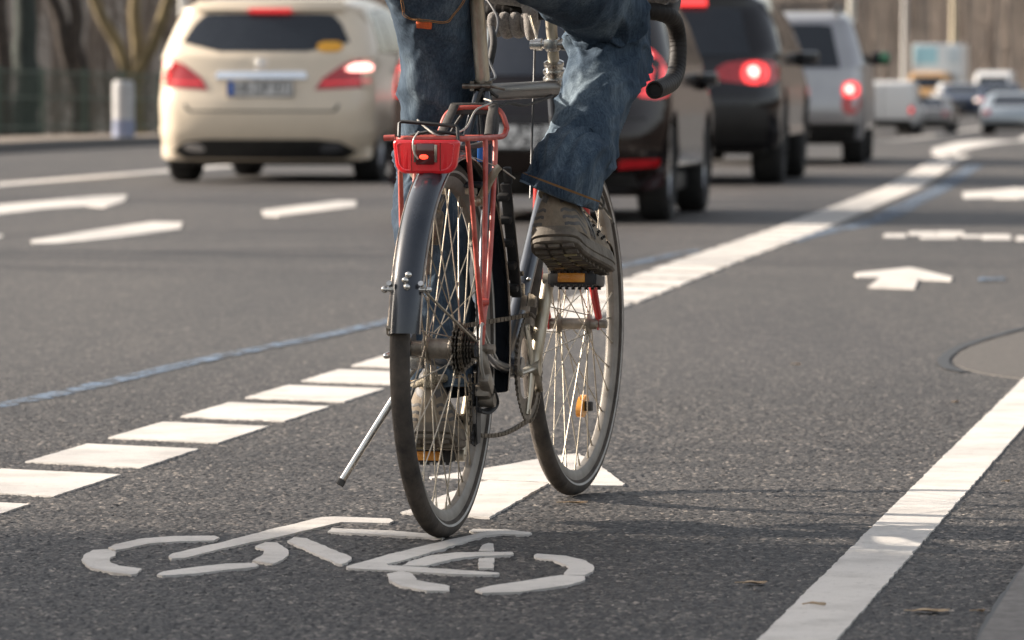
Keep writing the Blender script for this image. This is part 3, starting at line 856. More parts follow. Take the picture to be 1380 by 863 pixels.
# red carrier
ZR = .726; rw_ = .062
mb = MB()
def rail(pts, r=.0052): mb.tube(cr(pts, 5), r, 12)
rear = [V((-.150 + .088, -.105, ZR)), V((rw_, -.105, ZR))]
# platform loop
rail([(-rw_ + .004, .225, ZR + .028), (-rw_, .20, ZR + .004), (-rw_, .10, ZR), (-rw_, -.06, ZR), (-rw_ + .002, -.095, ZR), (-rw_ + .016, -.108, ZR), (0, -.110, ZR), (rw_ - .016, -.108, ZR), (rw_ - .002, -.095, ZR), (rw_, -.06, ZR), (rw_, .10, ZR), (rw_, .20, ZR + .002), (rw_, .228, ZR + .014)])
rail([(-rw_ + .004, .225, ZR + .028), (-rw_ + .012, .232, ZR + .044), (-rw_ + .034, .234, ZR + .054), (rw_ - .034, .234, ZR + .054), (rw_ - .012, .232, ZR + .046), (rw_, .228, ZR + .020), (rw_, .228, ZR + .012)])
mb.tube([(-rw_, -.118, ZR + .002), (-rw_ - .020, -.118, ZR + .001)], .0055, 12)
mb.tube([(-rw_, .05, ZR), (rw_, .05, ZR)], .0045, 10); mb.tube([(-rw_, .17, ZR), (rw_, .17, ZR)], .0045, 10)
for s in (-1, 1):
    dropp = V((s * .072, -.002, RW + .030))
    rail([(s * rw_, -.08, ZR), (s * (rw_ + .002), -.072, ZR - .04), (s * .070, -.03, RW + .13), dropp + V((0, -.004, .02)), dropp], .0048)
    rail([(s * rw_, .055, ZR), (s * (rw_ + .003), .050, ZR - .04), (s * .070, .018, RW + .12), dropp + V((0, .004, .02)), dropp], .0048)
    rail([(s * rw_, .135, ZR), (s * (rw_ + .003), .125, ZR - .04), (s * .071, .050, RW + .13), dropp + V((0, .012, .03)), dropp], .0048)
    mb.tube([dropp + V((0, 0, .01)), dropp + V((s * -.004, .004, -.03))], .0060, 10)
    mb.tube([dropp + V((-.008, 0, .055)), dropp + V((.008, 0.01, .055))], .0065, 8)
mb.build('carrier', M_red, bike)
mb = MB()   # spring clamp on the carrier and its rubber straps
mb.bbox((0, .236, ZR + .058), (.090, .010, .010), .003)
mb.bbox((0.002, .236, ZR + .048), (.078, .008, .014), .003)
for s in (-1, 1): mb.tube(cr([V((s * .038, .236, ZR + .060)), V((s * .040, .20, ZR + .036)), V((s * .045, .165, ZR + .010)), V((s * .046, .15, ZR + .004))], 4), .0092, 12, flat=.35)
mb.tube(cr([V((.036, .228, ZR + .056)), V((.046, .200, ZR + .030)), V((.050, .170, ZR + .004)), V((.040, .130, ZR - .012)), V((.010, .080, ZR - .018)), V((-.030, .05, ZR - .012))], 6), .0085, 12, flat=.4)
mb.build('carrier_clamp', M_rub, bike)
mb = MB()   # black flap frame above the lamp
f0, f1 = -.055, .052
mb.tube([(f0, -.116, ZR + .002), (f0, -.112, ZR + .028), (f0 + .004, -.110, ZR + .031), (f1 - .004, -.110, ZR + .023), (f1, -.112, ZR + .020), (f1 + .002, -.116, ZR - .004)], .0034, 8)
mb.tube(cr([(f0 + .01, -.08, ZR + .004), (-.01, -.085, ZR + .012), (.03, -.08, ZR + .010), (.05, -.06, ZR + .004)], 4), .008, 8, flat=.4)
mb.bbox((0, -.125, ZR - .006), (.085, .07, .006), .002)
mb.build('lamp_bracket', M_black, bike)
# rear lamp: broad red reflector with a lamp window
def rrect(w_, h_, top=.16, n=8):
    P = []
    for cx, cz, a0_, r in ((w_ / 2, h_ / 2, 0, .006), (-w_ / 2, h_ / 2, 90, .006), (-w_ / 2 + .004, -h_ / 2, 180, .022), (w_ / 2 - .004, -h_ / 2, 270, .022)):
        sx = 1 if cx > 0 else -1; sz = 1 if cz > 0 else -1
        for k in range(n + 1):
            a = R(a0_ + 90 * k / n); P.append((cx - sx * r + r * math.cos(a), cz - sz * r + r * math.sin(a)))
    return P
LC = V((.006, -.160, .6945))
mb = MB(); base = rrect(.122, .060); rings = []
for ins, yy in ((0, 0), (0, -.008), (.0016, -.011), (.005, -.0125)):
    sx = (.061 - ins) / .061; sz = (.030 - ins) / .030
    rings.append([LC + V((x * sx, yy + .010 * (x / .061) ** 2, z * sz)) for x, z in base])
n = len(base); vs = [p for r_ in rings for p in r_]; fs = []
for i in range(3):
    for k in range(n): fs.append((i * n + k, i * n + (k + 1) % n, (i + 1) * n + (k + 1) % n, (i + 1) * n + k))
# front face as strips between left and right halves
c_i = len(vs)
top = list(range(3 * n, 4 * n))
pts2 = [(base[i][0], base[i][1]) for i in range(n)]
bm = bmesh.new()
bv = [bm.verts.new((x * (.056 / .061), 0, z * (.025 / .030))) for x, z in base]
bm.faces.new(bv)
for q in range(-5, 6): bmesh.ops.bisect_plane(bm, geom=bm.verts[:] + bm.edges[:] + bm.faces[:], plane_co=(q * .010, 0, 0), plane_no=(1, 0, 0))
for v in bm.verts: v.co.y = -.0125 + .010 * (v.co.x / .056) ** 2
bm.verts.index_update()
mb.add(vs, fs + [tuple(range(n - 1, -1, -1))]); mb.add([LC + v.co for v in bm.verts], [tuple(v.index for v in f.verts) for f in bm.faces]); bm.free()
lamp = mb.build('rear_lamp', M_lens, bike, smooth=40, weld=True)
M_lensr = mat('bright red lens edge', (.70, .04, .05), .2, coat=.5, col2=(.85, .10, .11), vscale=500, thr=(.45, .55))
mb = MB(); mb.tube([LC + V((x * .86, -.0118 + .010 * (x * .86 / .056) ** 2 * .9, z * .80)) for x, z in base], .0011, 6, closed=True); mb.build('lens_border', M_lensr, lamp)
for dx_ in (-.024, .029): MB().tube([LC + V((dx_, -.0105, -.025)), LC + V((dx_, -.0105, .025))], .0008, 6).build('lens_rib', M_lensd, lamp)
mb = MB(); mb.bbox(LC + V((.002, -.0125, .005)), (.034, .008, .038), .002); mb.build('lamp_window', M_lensd, lamp)
mb = MB(); mb.sphere(LC + V((0, -.0165, .000)), .0055, 12, (1.5, .3, .8)); mb.build('lamp_bulb', M_bulb, lamp)
for dx_, w_ in ((.0215, .005), (-.017, .004)): MB().bbox(LC + V((dx_, -.0125, .006)), (w_, .006, .032), .001).build('lamp_trim', M_fendedge, lamp)
mb = MB(); mb.tube(cr([LC + V((-.010, -.012, .045)), LC + V((-.018, -.020, .030)), LC + V((-.017, -.022, .010)), LC + V((-.010, -.018, -.004))], 6), .0016, 8)
mb.tube(cr([V((-.03, -.08, ZR + .034)), V((-.012, -.09, ZR + .020)), V((.012, -.10, ZR + .006)), V((.02, -.06, ZR + .006)), V((.035, .02, ZR + .018)), V((.03, .12, ZR + .05)), V((.045, .18, ZR + .064)), V((.022, .22, ZR + .070))], 6), .0019, 8)
mb.build('lamp_wire', M_cableg, bike)
# rear brake arms
for s in (-1, 1):
    mb = MB(); pv = V((s * .047, .088, .610))
    mb.tube(cr([pv, pv + V((s * .012, -.014, .022)), pv + V((s * .030, -.020, .052)), pv + V((s * .040, -.018, .064))], 4), [.0095] * 5 + [.0085] * 4 + [.0075] * 4, 12, flat=.6)
    mb.cyl(pv + V((0, -.028, 0)), pv + V((0, .012, 0)), .0095, 14); mb.sphere(pv + V((0, -.03, 0)), .008, 10)
    mb.bbox(pv + V((s * -.018, 0, .018)), (.014, .045, .012), .003)
    mb.build('brake_arm', M_alu, bike)
mb = MB()
mb.tube([V((.086, .07, .672)), V((.0, .11, .70)), V((-.086, .07, .672))], .0012, 6); mb.tube([V((.094, .066, .668)), V((.118, .060, .652))], .0015, 6)
mb.build('brake_cable', M_spoke, bike)
# loose cables round the front
mb = MB()
mb.tube(cr([bar_c + V((-.19, .13, .03)), V((-.17, .95, 1.02)), V((-.09, .80, .95)), V((-.060, .60, .88)), V((-.014, .46, .838)), V((-.010, .40, .832))], 8), .0026, 8)
mb.tube(cr([sc_ + V((-.036, 0, -.01)), sc_ + V((-.034, -.02, -.10)), sc_ + V((-.032, -.04, -.18)), V((-.02, .78, .60))], 6), .0022, 8)
mb.tube(cr([sc_ + V((.036, 0, -.01)), sc_ + V((.048, -.03, -.05)), V((.03, .84, .70)), V((.02, .78, .60))], 6), .0022, 8)
mb.build('cable', M_cable, bike)
mb = MB(); mb.tube(cr([V((-.060, .62, .93)), V((-.052, .60, .915)), V((-.048, .585, .895)), V((-.052, .57, .86)), V((-.062, .56, .83))], 6), .0068, 10)
mb.tube(cr([V((.004, .30, .793)), V((.020, .36, .784)), V((.012, .46, .788)), V((.016, .56, .783)), V((.010, .70, .789)), V((.02, .80, .800))], 6), .0030, 8)
mb.tube(cr([V((-.06, .22, .70)), V((-.03, .24, .76)), V((.0, .25, .79)), V((.012, .255, .815)), V((.03, .29, .80))], 6), .0035, 8)
mb.build('cable_sleeve', M_rub, bike)
# ribbed black holder behind the seat tube, on the chain side
mb = MB(); a = BB.lerp(SC, .20) + V((.040, -.03, .03)); b_ = BB.lerp(SC, .66) + V((.036, -.03, .0))
dirv = (b_ - a).normalized(); rot = dirv.to_track_quat('Z', 'Y').to_matrix()
mb.bbox((a + b_) / 2, (.020, .012, (b_ - a).length), .003, rot)
for i in range(5): mb.bbox(a.lerp(b_, .08 + i * .20) + V((-.004, -.012, 0)), (.022, .018, .014), .004, rot)
mb.bbox(b_ + V((.004, 0, .014)), (.016, .012, .034), .004, rot)
mb.build('pump_holder', M_black, bike)
mb = MB(); mb.bbox(BB.lerp(SC, .80) + V((-.002, -.022, -.01)), (.024, .012, .050), .004); mb.build('frame_clip', M_sticker, bike)
# bottle dynamo on the left stay
mb = MB(); dc = V((-.050, .115, .565))
mb.lathe([(.004, .045), (.010, .044), (.010, .030), (.016, .026), (.018, .020), (.018, -.030), (.013, -.036), (.001, -.037)], dc, V((.1, .1, 1)), 20, closed=False)
mb.tube([dc + V((-.002, -.02, .0)), dc + V((-.006, -.02, -.09))], .005, 8)
mb.build('dynamo', M_steel, bike)
# kick stand
mb = MB()
k0, k1 = V((-.066, .060, .318)), V((-.192, -.010, .098))
mb.tube([k0, k0.lerp(k1, .15), k1], [.0095, .0068, .0065], 14); mb.bbox(k0, (.02, .05, .03), .005)
mb.build('kickstand', M_chrome, bike)
mb = MB(); mb.tube([k1 - (k1 - k0).normalized() * .006, k1 + (k1 - k0).normalized() * .006], [.0075, .0085], 12); mb.build('kickstand_foot', M_rub, bike)
# ------------------------------------------------------------------ rider (same local frame as the bicycle)
def denim(name, seams=True):
    m = bpy.data.materials.new(name); m.use_nodes = True; nt = m.node_tree; b = nt.nodes['Principled BSDF']; L = nt.links
    tc = nt.nodes.new('ShaderNodeTexCoord'); uv = tc.outputs['UV']; ob = tc.outputs['Object']
    def nz(sc, det, vec, rough=.6):
        n = nt.nodes.new('ShaderNodeTexNoise'); n.inputs['Scale'].default_value = sc; n.inputs['Detail'].default_value = det; n.inputs['Roughness'].default_value = rough
        L.new(vec, n.inputs['Vector']); return n
    def ramp(src, stops):
        r = nt.nodes.new('ShaderNodeValToRGB'); e = r.color_ramp.elements
        while len(e) < len(stops): e.new(.5)
        for x, (p, c) in zip(e, stops): x.position = p; x.color = (*c, 1)
        L.new(src, r.inputs['Fac']); return r.outputs['Color']
    def mul(a, c, f=1.0, mode='MULTIPLY'):
        x = nt.nodes.new('ShaderNodeMix'); x.data_type = 'RGBA'; x.blend_type = mode; x.inputs[0].default_value = f
        L.new(a, x.inputs[6]); L.new(c, x.inputs[7]); return x.outputs[2]
    mp = nt.nodes.new('ShaderNodeMapping'); mp.inputs['Scale'].default_value = (1, 1, .35); L.new(ob, mp.inputs['Vector'])
    base = ramp(nz(9, 6, mp.outputs['Vector']).outputs['Fac'], [(.22, (.014, .023, .038)), (.5, (.043, .064, .090)), (.78, (.15, .19, .22))])
    mp2 = nt.nodes.new('ShaderNodeMapping'); mp2.inputs['Scale'].default_value = (260, 260, 14); L.new(ob, mp2.inputs['Vector'])
    slub = ramp(nz(1, 3, mp2.outputs['Vector'], .7).outputs['Fac'], [(.3, (.62, .64, .67)), (.7, (1.5, 1.46, 1.40))])
    c = mul(base, slub)
    weave = nz(900, 1, ob)
    c = mul(c, ramp(weave.outputs['Fac'], [(.3, (.75, .76, .78)), (.7, (1.25, 1.24, 1.22))]))
    # stitching and worn hem from UV (V holds the distance from the hem in metres)
    sep = nt.nodes.new('ShaderNodeSeparateXYZ'); L.new(uv, sep.inputs[0])
    def band(c0, hw):
        a = nt.nodes.new('ShaderNodeMath'); a.operation = 'SUBTRACT'; L.new(sep.outputs['Y'], a.inputs[0]); a.inputs[1].default_value = c0
        q = nt.nodes.new('ShaderNodeMath'); q.operation = 'ABSOLUTE'; L.new(a.outputs[0], q.inputs[0])
        l = nt.nodes.new('ShaderNodeMath'); l.operation = 'LESS_THAN'; L.new(q.outputs[0], l.inputs[0]); l.inputs[1].default_value = hw
        return l.outputs[0]
    def over(a, col, fac):
        x = nt.nodes.new('ShaderNodeMix'); x.data_type = 'RGBA'; L.new(fac, x.inputs[0]); L.new(a, x.inputs[6]); x.inputs[7].default_value = (*col, 1); return x.outputs[2]
    if seams:
        c = over(c, (.20, .11, .045), band(.0175, .0011))
        c = over(c, (.13, .17, .21), band(.0005, .0032))
    L.new(c, b.inputs['Base Color'])
    b.inputs['Roughness'].default_value = .88; b.inputs['Specular IOR Level'].default_value = .12
    bp = nt.nodes.new('ShaderNodeBump'); bp.inputs['Strength'].default_value = .35; bp.inputs['Distance'].default_value = .0012
    L.new(nz(260, 4, ob).outputs['Fac'], bp.inputs['Height']); L.new(bp.outputs['Normal'], b.inputs['Normal'])
    return m
M_denim = denim('blue denim')
M_thread = mat('orange thread', (.42, .20, .06), .8, var=.3, vscale=300)
M_tag = mat('orange fabric tag', (.62, .12, .03), .8, var=.25, vscale=200)
M_skin = mat('skin', (.55, .36, .27), .55, var=.12, vscale=30)
M_jacket = mat('dark jacket cloth', (.022, .024, .028), .85, col2=(.05, .052, .056), vscale=30, bump=.3)
M_glove = mat('grey wool', (.085, .074, .066), .95, col2=(.24, .215, .19), vscale=170, bump=1.0, bscale=420, sheen=.4)
M_shoe = mat('grey brown shoe leather', (.135, .104, .070), .78, col2=(.265, .21, .145), vscale=24, bump=.5, bscale=260)
M_shoed = mat('dark shoe trim', (.050, .046, .042), .6, col2=(.10, .09, .08), vscale=40)
M_mesh = mat('shoe mesh cloth', (.10, .085, .06), .9, col2=(.36, .31, .22), vscale=420, bump=.9, bscale=500, thr=(.42, .58))
M_sole = mat('brown rubber sole', (.085, .070, .054), .75, col2=(.19, .16, .12), vscale=30, bump=.5, bscale=120)
M_soleg = mat('pale sole inserts', (.42, .36, .20), .6, col2=(.28, .22, .10), vscale=60)
M_sock = mat('grey sock', (.16, .155, .15), .95, col2=(.30, .29, .28), vscale=60, bump=.6, bscale=300)
M_lace = mat('shoe lace', (.11, .095, .075), .9, var=.3, vscale=200)
M_hole = mat('punched hole', (.012, .011, .010), .9)

pers = thing('person', 'cyclist in worn blue jeans, grey brown trainers and wool gloves riding the old bicycle', 'person', P0, YAW)
# --- the trousers are one long tube: hem, knee, hip, over the seat, hip, knee, hem
JP = [  # x, y, z, radius, flatten
 (-.080, .282, .246, .062), (-.088, .302, .33, .064), (-.104, .337, .44, .067), (-.119, .372, .55, .070), (-.118, .398, .64, .069),
 (-.102, .372, .74, .070), (-.091, .330, .84, .073), (-.085, .285, .94, .079), (-.086, .225, 1.03, .090), (-.108, .170, 1.11, .112), (-.075, .150, 1.175, .118),
 (0, .150, 1.205, .118),
 (.075, .165, 1.175, .118), (.100, .235, 1.11, .108), (.120, .340, 1.062, .098), (.142, .450, 1.025, .090), (.158, .550, .990, .083), (.170, .628, .945, .076),
 (.168, .632, .885, .072), (.162, .575, .820, .070), (.156, .515, .755, .069), (.148, .450, .690, .067), (.146, .388, .672, .066), (.144, .371, .640, .065), (.134, .368, .612, .064)]
JC = cr(JP, 30)
def resample(P, step):
    out = [P[0]]; acc = 0.0; last = P[0]
    for p in P[1:]:
        d = math.dist(p[:3], last[:3]); acc += d; last = p
        if acc >= step: out.append(p); acc = 0
    out.append(P[-1]); return out
JC = resample(JC, .0042)
JN = len(JC); JS = [0.0]
for a, b_ in zip(JC, JC[1:]): JS.append(JS[-1] + math.dist(a[:3], b_[:3]))
JL = JS[-1]
NTH = 132
fr = []; prev = V((1, 0, 0))
for i in range(JN):
    t = (V(JC[min(i + 1, JN - 1)][:3]) - V(JC[max(i - 1, 0)][:3])).normalized()
    u = (prev - t * prev.dot(t)).normalized(); prev = u; fr.append((t, u, t.cross(u)))
def jdist(i): return min(JS[i], JL - JS[i])
def near(i, pt, sc): return math.exp(-((V(JC[i][:3]) - V(pt)).length / sc) ** 2)
KR, KL, HR_, HL_ = (.168, .62, .91), (-.118, .40, .66), (.131, .355, .60), (-.080, .28, .25)
def jdisp(i, th):
    s = JS[i]; a = V((math.cos(th), math.sin(th), 0)); left = s < JL * .45
    kn = near(i, KR, .13) * 1.0 + near(i, KL, .17) * .75
    hm = near(i, HR_, .12) + near(i, HL_, .16)
    sd = 0 if left else 40
    d = .0062 * noise.noise(V((a.x * .9 + sd, a.y * .9, s * 7)))
    # long slanting drag folds
    ph = s * (17 if left else 15) + (1.6 * math.sin(th + .6) if left else 1.5 * math.sin(th - 1.0)) + 1.2 * noise.noise(V((a.x + sd, a.y, s * 4)))
    rg = (1 - abs(math.sin(ph))) ** 2.2
    msk = .5 + .5 * noise.noise(V((a.x * 1.1 + 9, a.y * 1.1 + sd, s * 5)))
    d += (.0075 + .0165 * kn + .0130 * hm) * (rg - .35) * (.35 + 1.0 * msk)
    n2 = noise.noise(V((a.x * 1.6 + 5, a.y * 1.6, s * 22 + 1.2 * math.sin(th * 2))))
    d += (.0026 + .0085 * kn + .0085 * hm) * (1 - abs(n2) * 2.2)
    n3 = noise.noise(V((a.x * 3.2 + sd, a.y * 3.2, s * 46)))
    d += .0017 * n3
    return d
# extra folding where the thigh rests on the bent knee
vs = []; uvs = []
for i in range(JN):
    x, y, z, r = JC[i]; t, u, w_ = fr[i]
    for k in range(NTH):
        th = 2 * math.pi * k / NTH
        rr = r + jdisp(i, th)
        d = u * math.cos(th) + w_ * math.sin(th)
        hem = 0.0
        if JS[i] < .02 or JL - JS[i] < .02: hem = .0016
        p = V((x, y, z)) + d * (rr + hem)
        vs.append(p)
JV = vs
mb = MB(); fs = []
for i in range(JN - 1):
    for k in range(NTH): fs.append((i * NTH + k, i * NTH + (k + 1) % NTH, (i + 1) * NTH + (k + 1) % NTH, (i + 1) * NTH + k))
# turned-in hems
vv = list(vs); base_n = len(vv)
def inner(i0, sgn):
    global vv, fs
    start = len(vv)
    for (dz, dr) in ((0, -.0035), (.05, -.006), (.09, -.012)):
        for k in range(NTH):
            i = i0 + (0 if dz == 0 else sgn * int(dz / .0042))
            c = V(JC[i][:3]); q = JV[i * NTH + k] if i0 == 0 or True else None
            vv.append(q + (c - q).normalized() * -dr)
    ring0 = [i0 * NTH + k for k in range(NTH)]
    rings = [ring0] + [[start + j * NTH + k for k in range(NTH)] for j in range(3)]
    for a, b_ in zip(rings, rings[1:]):
        for k in range(NTH): fs.append((a[(k + 1) % NTH], a[k], b_[k], b_[(k + 1) % NTH]))
    fs.append(tuple(rings[-1]))
inner(0, 1); inner(JN - 1, -1)
me = bpy.data.meshes.new('jeans'); me.from_pydata([tuple(v) for v in vv], [], fs)
uvl = me.uv_layers.new(name='UVMap')
for p in me.polygons:
    for li in p.loop_indices:
        vi = me.loops[li].vertex_index
        if vi < base_n: uvl.data[li].uv = ((vi % NTH) / NTH, jdist(vi // NTH))
        else: uvl.data[li].uv = (0, .06)
me.materials.append(M_denim)
bm = bmesh.new(); bm.from_mesh(me); bmesh.ops.recalc_face_normals(bm, faces=bm.faces); bm.to_mesh(me); bm.free()
me.polygons.foreach_set('use_smooth', [True] * len(me.polygons))
jeans = link('jeans', me, pers)
jb = BVHTree.FromPolygons([tuple(v) for v in vv], [p for p in fs if len(p) <= 4])
# camera-side patches of cloth (pocket, tag) cut to lie on the trousers
MI = Matrix.Translation(P0) @ Matrix.Rotation(YAW, 4, 'Z'); MIi = MI.inverted()
def on_jeans(px, py, off=.0):
    o = MIi @ CAM; d = (MIi.to_3x3() @ ray(px, py)).normalized()
    hit = jb.ray_cast(o, d)
    if hit[0] is None: return None
    n = hit[1] if hit[1].dot(d) < 0 else -hit[1]
    return hit[0] + n * off
def cloth_patch(name, poly, m, off=.0022, step=4.0, parent=None, thick=.0018):
    bm = bmesh.new(); f = bm.faces.new([bm.verts.new((x, y, 0)) for x, y in poly])
    x0, x1 = min(p[0] for p in poly), max(p[0] for p in poly); y0, y1 = min(p[1] for p in poly), max(p[1] for p in poly)
    x = x0 + step
    while x < x1: bmesh.ops.bisect_plane(bm, geom=bm.verts[:] + bm.edges[:] + bm.faces[:], plane_co=(x, 0, 0), plane_no=(1, 0, 0)); x += step
    y = y0 + step
    while y < y1: bmesh.ops.bisect_plane(bm, geom=bm.verts[:] + bm.edges[:] + bm.faces[:], plane_co=(0, y, 0), plane_no=(0, 1, 0)); y += step
    top = {}
    for v in bm.verts:
        p = on_jeans(v.co.x, v.co.y, off); top[v] = p
    dead = [v for v in bm.verts if top[v] is None]
    for v in bm.verts:
        if top[v] is not None: v.co = top[v]
    if dead: bmesh.ops.delete(bm, geom=dead, context='VERTS')
    ex = bmesh.ops.solidify(bm, geom=bm.faces[:], thickness=thick)
    bmesh.ops.recalc_face_normals(bm, faces=bm.faces)
    me = bpy.data.meshes.new(name); bm.to_mesh(me); bm.free(); me.materials.append(m)
    me.polygons.foreach_set('use_smooth', [True] * len(me.polygons)); me.set_sharp_from_angle(angle=R(40))
    return link(name, me, parent or jeans)
pocket_edge = [(537, -40), (541, 3), (547, 22), (575, 28), (601, 30), (611, 20), (626, -3), (634, -40)]
M_pocket = denim('pocket denim', False)
pk = cloth_patch('pocket', pocket_edge, M_pocket, off=.0026)
mb = MB()
for ins in (0.06, .16):
    cxp, cyp = 585, -8
    pts = []
    pe = cr([(x + (cxp - x) * ins * .5, y + (cyp - y) * ins * .5) for x, y in pocket_edge], 6)
    for x, y in pe:
        p = on_jeans(x, y, .0052)
        if p is not None: pts.append(p)
    if len(pts) > 3: mb.tube(pts, .0006, 6)
mb.build('pocket_stitching', M_thread, pk)
cloth_patch('fabric_tag', [(562.5, 27.5), (582, 29.5), (581.5, 37), (562, 35)], M_tag, off=.0034, step=3)
# --- shoes
def shoe(name, ball, yaw, pitch, roll, sgn, label=None):
    # shoe local: Y heel->toe, X to the outer side is sgn, sole bottom at z=0, origin under the ball of the foot
    M = Matrix.Translation(ball) @ Matrix.Rotation(yaw, 4, 'Z') @ Matrix.Rotation(pitch, 4, 'X') @ Matrix.Rotation(roll, 4, 'Y') @ Matrix.Diagonal((1.24, 1.04, 1.18, 1)) @ Matrix.Translation((0, -.205, 0))
    t = None
    # stations: y, half width, centre x, top height, collar opening half angle
    st = [(0.000, .006, 0, .060), (.003, .018, 0, .074), (.010, .0285, 0, .092), (.022, .0350, 0, .108), (.045, .0378, 0, .112), (.075, .0378, .001, .110), (.100, .0380, .002, .103),
          (.130, .0400, .003, .090), (.165, .0435, .004, .078), (.200, .0465, .004, .066), (.235, .0455, .002, .056), (.262, .0380, 0, .048), (.282, .0250, -.003, .040), (.292, .0080, -.005, .030)]
    S = cr(st, 5); nA = 30
    def pt(y, b_, cx, h, a, off=0):
        ca, sa = math.cos(a), math.sin(a)
        e = .72
        xx = (abs(ca) ** e) * (1 if ca >= 0 else -1); zz = (abs(sa) ** .85)
        taper = 1 - .30 * sst(zz * 1.15) * (1 - sst((y - .12) / .08)) - .12 * zz
        return V((sgn * cx + (b_ + off) * xx * taper, y, .020 + (h - .020 + off) * zz))
    mb = MB(); vs = []; fs = []
    for (y, b_, cx, h) in S:
        for k in range(nA + 1): vs.append(pt(y, b_, cx, h, math.pi * k / nA))
    for i in range(len(S) - 1):
        for k in range(nA): fs.append((i * (nA + 1) + k, i * (nA + 1) + k + 1, (i + 1) * (nA + 1) + k + 1, (i + 1) * (nA + 1) + k))
    n1 = nA + 1
    fs.append(tuple(range(n1))); fs.append(tuple((len(S) - 1) * n1 + k for k in range(nA, -1, -1)))
    for i in range(len(S) - 1): fs.append((i * n1, (i + 1) * n1, (i + 1) * n1 + nA, i * n1 + nA))
    mb.add(vs, fs); tree = BVHTree.FromPolygons(vs, [f for f in fs]); mb.xf(M)
    up = mb.build(name, M_shoe, pers, smooth=60)
    if label: up['label'] = label
    # sole: midsole and treaded outsole following the outline, flared, curving up at the toe
    def sole(z0, z1, o0, o1, nm, m_, tread=False):
        mb = MB(); vs = []; fs = []; out = []
        L_ = [(y, b_, cx) for (y, b_, cx, h) in S]
        loop = [(sgn * cx + b_ , y) for y, b_, cx in L_] + [(sgn * cx - b_, y) for y, b_, cx in reversed(L_)]
        cxm, cym = 0, .145
        n = len(loop)
        for zz, oo in ((z0, o0), (z0 + .003, o0 + .003), (z1 - .003, o1 + .001), (z1, o1)):
            for (x, y) in loop:
                d = V((x - cxm, (y - cym) * .28)).normalized()
                lift = .016 * sst((y - .225) / .07) + .010 * sst((.05 - y) / .05) * (1 if zz < z1 - .001 else .4)
                vs.append(V((x + d.x * oo, y + d.y * oo, zz + lift)))
        for j in range(3):
            for k in range(n): fs.append((j * n + k, j * n + (k + 1) % n, (j + 1) * n + (k + 1) % n, (j + 1) * n + k))
        half = n // 2
        for base in (0, 3 * n):
            for k in range(half - 1):
                q = (base + k, base + k + 1, base + n - 2 - k, base + n - 1 - k); fs.append(q)
        mb.add(vs, fs)
        if tread:
            for q in range(13):
                y = .012 + q * .0215
                hw = min((b_ for yy, b_, cx in L_), key=lambda b_: 0) if False else None
                bw = [b_ for yy, b_, cx in L_ if abs(yy - y) < .012]
                bw = max(bw) if bw else .03
                lift = .016 * sst((y - .225) / .07) + .010 * sst((.05 - y) / .05)
                for xx in (-.62, 0, .62): mb.bbox((xx * bw, y, z0 + lift - .0018), (bw * .5, .014, .006), .0015)
        mb.xf(M); return mb.build(nm, m_, up, smooth=40)
    sole(.006, .026, .0015, .0005, 'midsole', M_sole); sole(-.004, .008, .0005, .0025, 'outsole', M_shoed if False else M_sole, True)
    def spt(y, a, off): # point on the upper surface
        for i in range(len(S) - 1):
            if S[i][0] <= y <= S[i + 1][0]:
                f = (y - S[i][0]) / max(1e-6, S[i + 1][0] - S[i][0]); q = [p0 + (p1 - p0) * f for p0, p1 in zip(S[i], S[i + 1])]
                return pt(*q, a, off)
        return pt(*S[-1], a, off)
    # overlays: panels given by (y, angle) outlines; angle 0 = outer side sole edge, 90 = top
    def panel(nm, m_, poly, off=.0018, sides=(1, -1)):
        mb = MB()
        for sd in sides:
            bm = bmesh.new(); bm.faces.new([bm.verts.new((y * 1000, a, 0)) for y, a in poly])
            for q in range(-2, 300, 7): bmesh.ops.bisect_plane(bm, geom=bm.verts[:] + bm.edges[:] + bm.faces[:], plane_co=(q, 0, 0), plane_no=(1, 0, 0))
            for q in range(0, 180, 8): bmesh.ops.bisect_plane(bm, geom=bm.verts[:] + bm.edges[:] + bm.faces[:], plane_co=(0, q, 0), plane_no=(0, 1, 0))
            for v in bm.verts:
                a = R(v.co.y); a = a if sd * sgn > 0 else math.pi - a
                v.co = spt(max(0.0, v.co.x / 1000), a, off)
            bmesh.ops.solidify(bm, geom=bm.faces[:], thickness=.003); bm.verts.index_update()
            mb.add([v.co.copy() for v in bm.verts], [tuple(v.index for v in f.verts) for f in bm.faces]); bm.free()
        mb.xf(M); return mb.build(nm, m_, up, smooth=50)
    panel('heel_counter', M_shoe, [(0.0005, 2), (0.0005, 70), (.012, 60), (.05, 34), (.085, 22), (.085, 2)], .0030)
    panel('heel_counter', M_shoed, [(.010, 62), (.020, 72), (.055, 46), (.092, 34), (.092, 24), (.050, 36)], .0034)
    def hgt(y):
        for i in range(len(S) - 1):
            if S[i][0] <= y <= S[i + 1][0]: return S[i][3] + (S[i + 1][3] - S[i][3]) * (y - S[i][0]) / max(1e-6, S[i + 1][0] - S[i][0])
        return S[-1][3]
    def hp(pts): return [(y, math.degrees(math.asin(min(.999, max(0, (z - .020) / (hgt(y) - .020))) ** (1 / .85)))) for y, z in pts]
    for sd_ in ((1,), (-1,)): panel('heel_band', M_shoed, hp([(.0045, .066), (.0045, .074), (.012, .080), (.03, .086), (.055, .080), (.085, .062), (.105, .046), (.105, .038), (.08, .052), (.05, .070), (.03, .077), (.012, .071)]), .0036, sd_)
